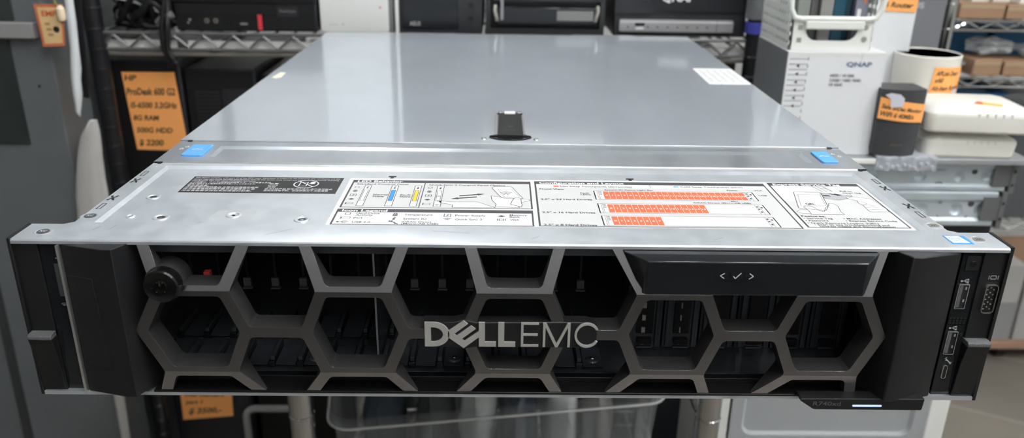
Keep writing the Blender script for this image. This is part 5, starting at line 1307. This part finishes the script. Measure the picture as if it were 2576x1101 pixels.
# ------------------------------------------------------------------ far right: chrome shelves with cardboard boxes and blue bins
t = thing('wire_rack', 'chrome wire rack with cardboard boxes and blue bins at far right', 'rack', (1010, 1180, FLOOR_Z))
for x, y in ((726, 1000), (1500, 1000), (726, 1460), (1500, 1460)): rack_post(t, x, y, FLOOR_Z, 700, 12, CHROME, 40)
for z in (64, -30, -290, 330): wire_shelf(738, 1488, 1000, 1460, z, z - 15, CHROME, 44, 2.4, 30).build('shelf', t)
def kbox(x0, x1, z0, z1, y0, label, dep=160):
    t = thing('cardboard_box', label, 'box', ((x0 + x1) / 2, y0 + 80, z0), 'brown cardboard boxes on the far shelves')
    b = MB(); b.box(x0, x1, y0, y0 + dep, z0, z1, KRAFT); b.build('box', t, bevel=1.5)
    b = MB(); b.box(x0 + 1, x1 - 1, y0 - .6, y0, z1 - 9, z1 - 3, mat('packing_tape', (.40, .29, .18), .35)); b.build('tape', t)
kbox(745, 820, 67, 93, 1004, 'left cardboard box on the upper far shelf'); kbox(824, 925, 67, 90, 1004, 'second cardboard box on the upper far shelf'); kbox(930, 1010, 67, 96, 1006, 'third cardboard box on the upper far shelf')
kbox(788, 836, -27, 0, 1004, 'left cardboard box on the middle far shelf', 70); kbox(840, 925, -27, -2, 1004, 'second cardboard box on the middle far shelf', 70)
def sheet(x0, x1, y, z0, z1, m, name, label, cat, group):
    t = thing(name, label, cat, ((x0 + x1) / 2, y + 60, z0), group)
    b = MB(); O = [(x, y_) for x, y_ in MB.rrect(None, x0, x1, y, y + 120, 10)]; c = Vector(((x0 + x1) / 2, y + 60))
    b.loft([[(c.x + (p[0] - c.x) * k, c.y + (p[1] - c.y) * k, z) for p in O] for k, z in ((.9, z0), (1, z1), (1.03, z1), (1.03, z1 - 6))], m, True, True); b.build('body', t, ang=40)
    return t
sheet(770, 850, 1080, -27, 42, BLUEBIN, 'blue_bin', 'left blue bin between the far shelves', 'bin', 'blue plastic bins'); sheet(856, 950, 1080, -27, 44, BLUEBIN, 'blue_bin', 'right blue bin between the far shelves', 'bin', 'blue plastic bins')
sheet(800, 866, 1010, -287, -58, BLUEBIN, 'blue_bin', 'large blue bin on the lower far shelf', 'bin', 'blue plastic bins')
blob('plastic_bag', (826, 1036, 19), 32, 22, 13, CLEARP, 'crumpled clear bag on the boxes of the middle far shelf', 'plastic bag', None, 5, .3)
blob('plastic_bag', (768, 1040, -8), 16, 16, 11, CLEARP, 'small clear bag at the post of the middle far shelf', 'plastic bag', None, 6, .3)
blob('plastic_bag', (905, 1040, 14), 28, 20, 11, CLEARP, 'clear bag at the right end of the middle far shelf', 'plastic bag', None, 9, .3)
for i, (x, z) in enumerate(((765, 93), (800, 93), (845, 90))): 
    b = MB(); b.box(x, x + 28, 1010, 1050, z + .4, z + 14, WARMW); tag(b.build('small_carton', bevel=1), ('left', 'middle', 'right')[i] + ' white carton on top of the upper cardboard boxes', 'box', 'white cartons on the cardboard boxes')
box_thing('plastic_crate', 872, 1080, 1012, 1180, -287, -70, mat('dark_crate_plastic', (.075, .08, .085), .55), 'dark grey plastic crate on the lower far shelf, right of the rail ends', 'crate')
box_thing('instrument_case', 746, 796, 1020, 1200, -287, -70, mat('mid_grey_case', (.10, .105, .11), .6), 'narrow grey case at the left end of the lower far shelf', 'case')
blob('dark_bag', (850, 966, -80), 40, 14, 32, mat('dark_cloth', (.05, .05, .052), .8), 'dark crumpled bag hanging before the large blue bin', 'bag', None, 12, .18)
# dolly with boxes under the far shelves
t = thing('moving_dolly', 'brown plywood dolly on black castors on the tiled floor at right', 'dolly', (1200, 1280, FLOOR_Z))
b = MB(); b.box(1020, 1420, 1195, 1420, -668, -650, mat('brown_plywood', (.36, .22, .15), .6, noise=.1, nscale=30)); b.build('deck', t, bevel=2)
for x, y in ((1113, 1225), (1370, 1225), (1060, 1390), (1370, 1390)):
    b = MB(); b.cyl((y, -681), 'x', 18, x - 9, x + 9, BLKM, 20); b.box(x - 12, x + 12, y - 10, y + 10, -668, -662, SILV); b.build('castor', t)
box_thing('storage_box', 1030, 1120, 1205, 1400, -649.6, -560, mat('grey_box_plastic', (.30, .30, .30), .5), 'grey box on the left of the dolly', 'box')
box_thing('storage_box', 1126, 1260, 1205, 1400, -649.6, -520, mat('pale_box_plastic', (.42, .41, .40), .5), 'pale grey box in the middle of the dolly', 'box')
box_thing('storage_box', 1030, 1120, 1207, 1400, -559.6, -470, mat('white_box_plastic', (.50, .49, .47), .5), 'off-white box stacked on the grey one on the dolly', 'box')
box_thing('cardboard_box', 1126, 1250, 1207, 1400, -519.6, -480, KRAFT, 'brown cardboard box on top of the pale box on the dolly', 'box')

bpy.data.objects.remove(_tobj); bpy.data.curves.remove(_curve)
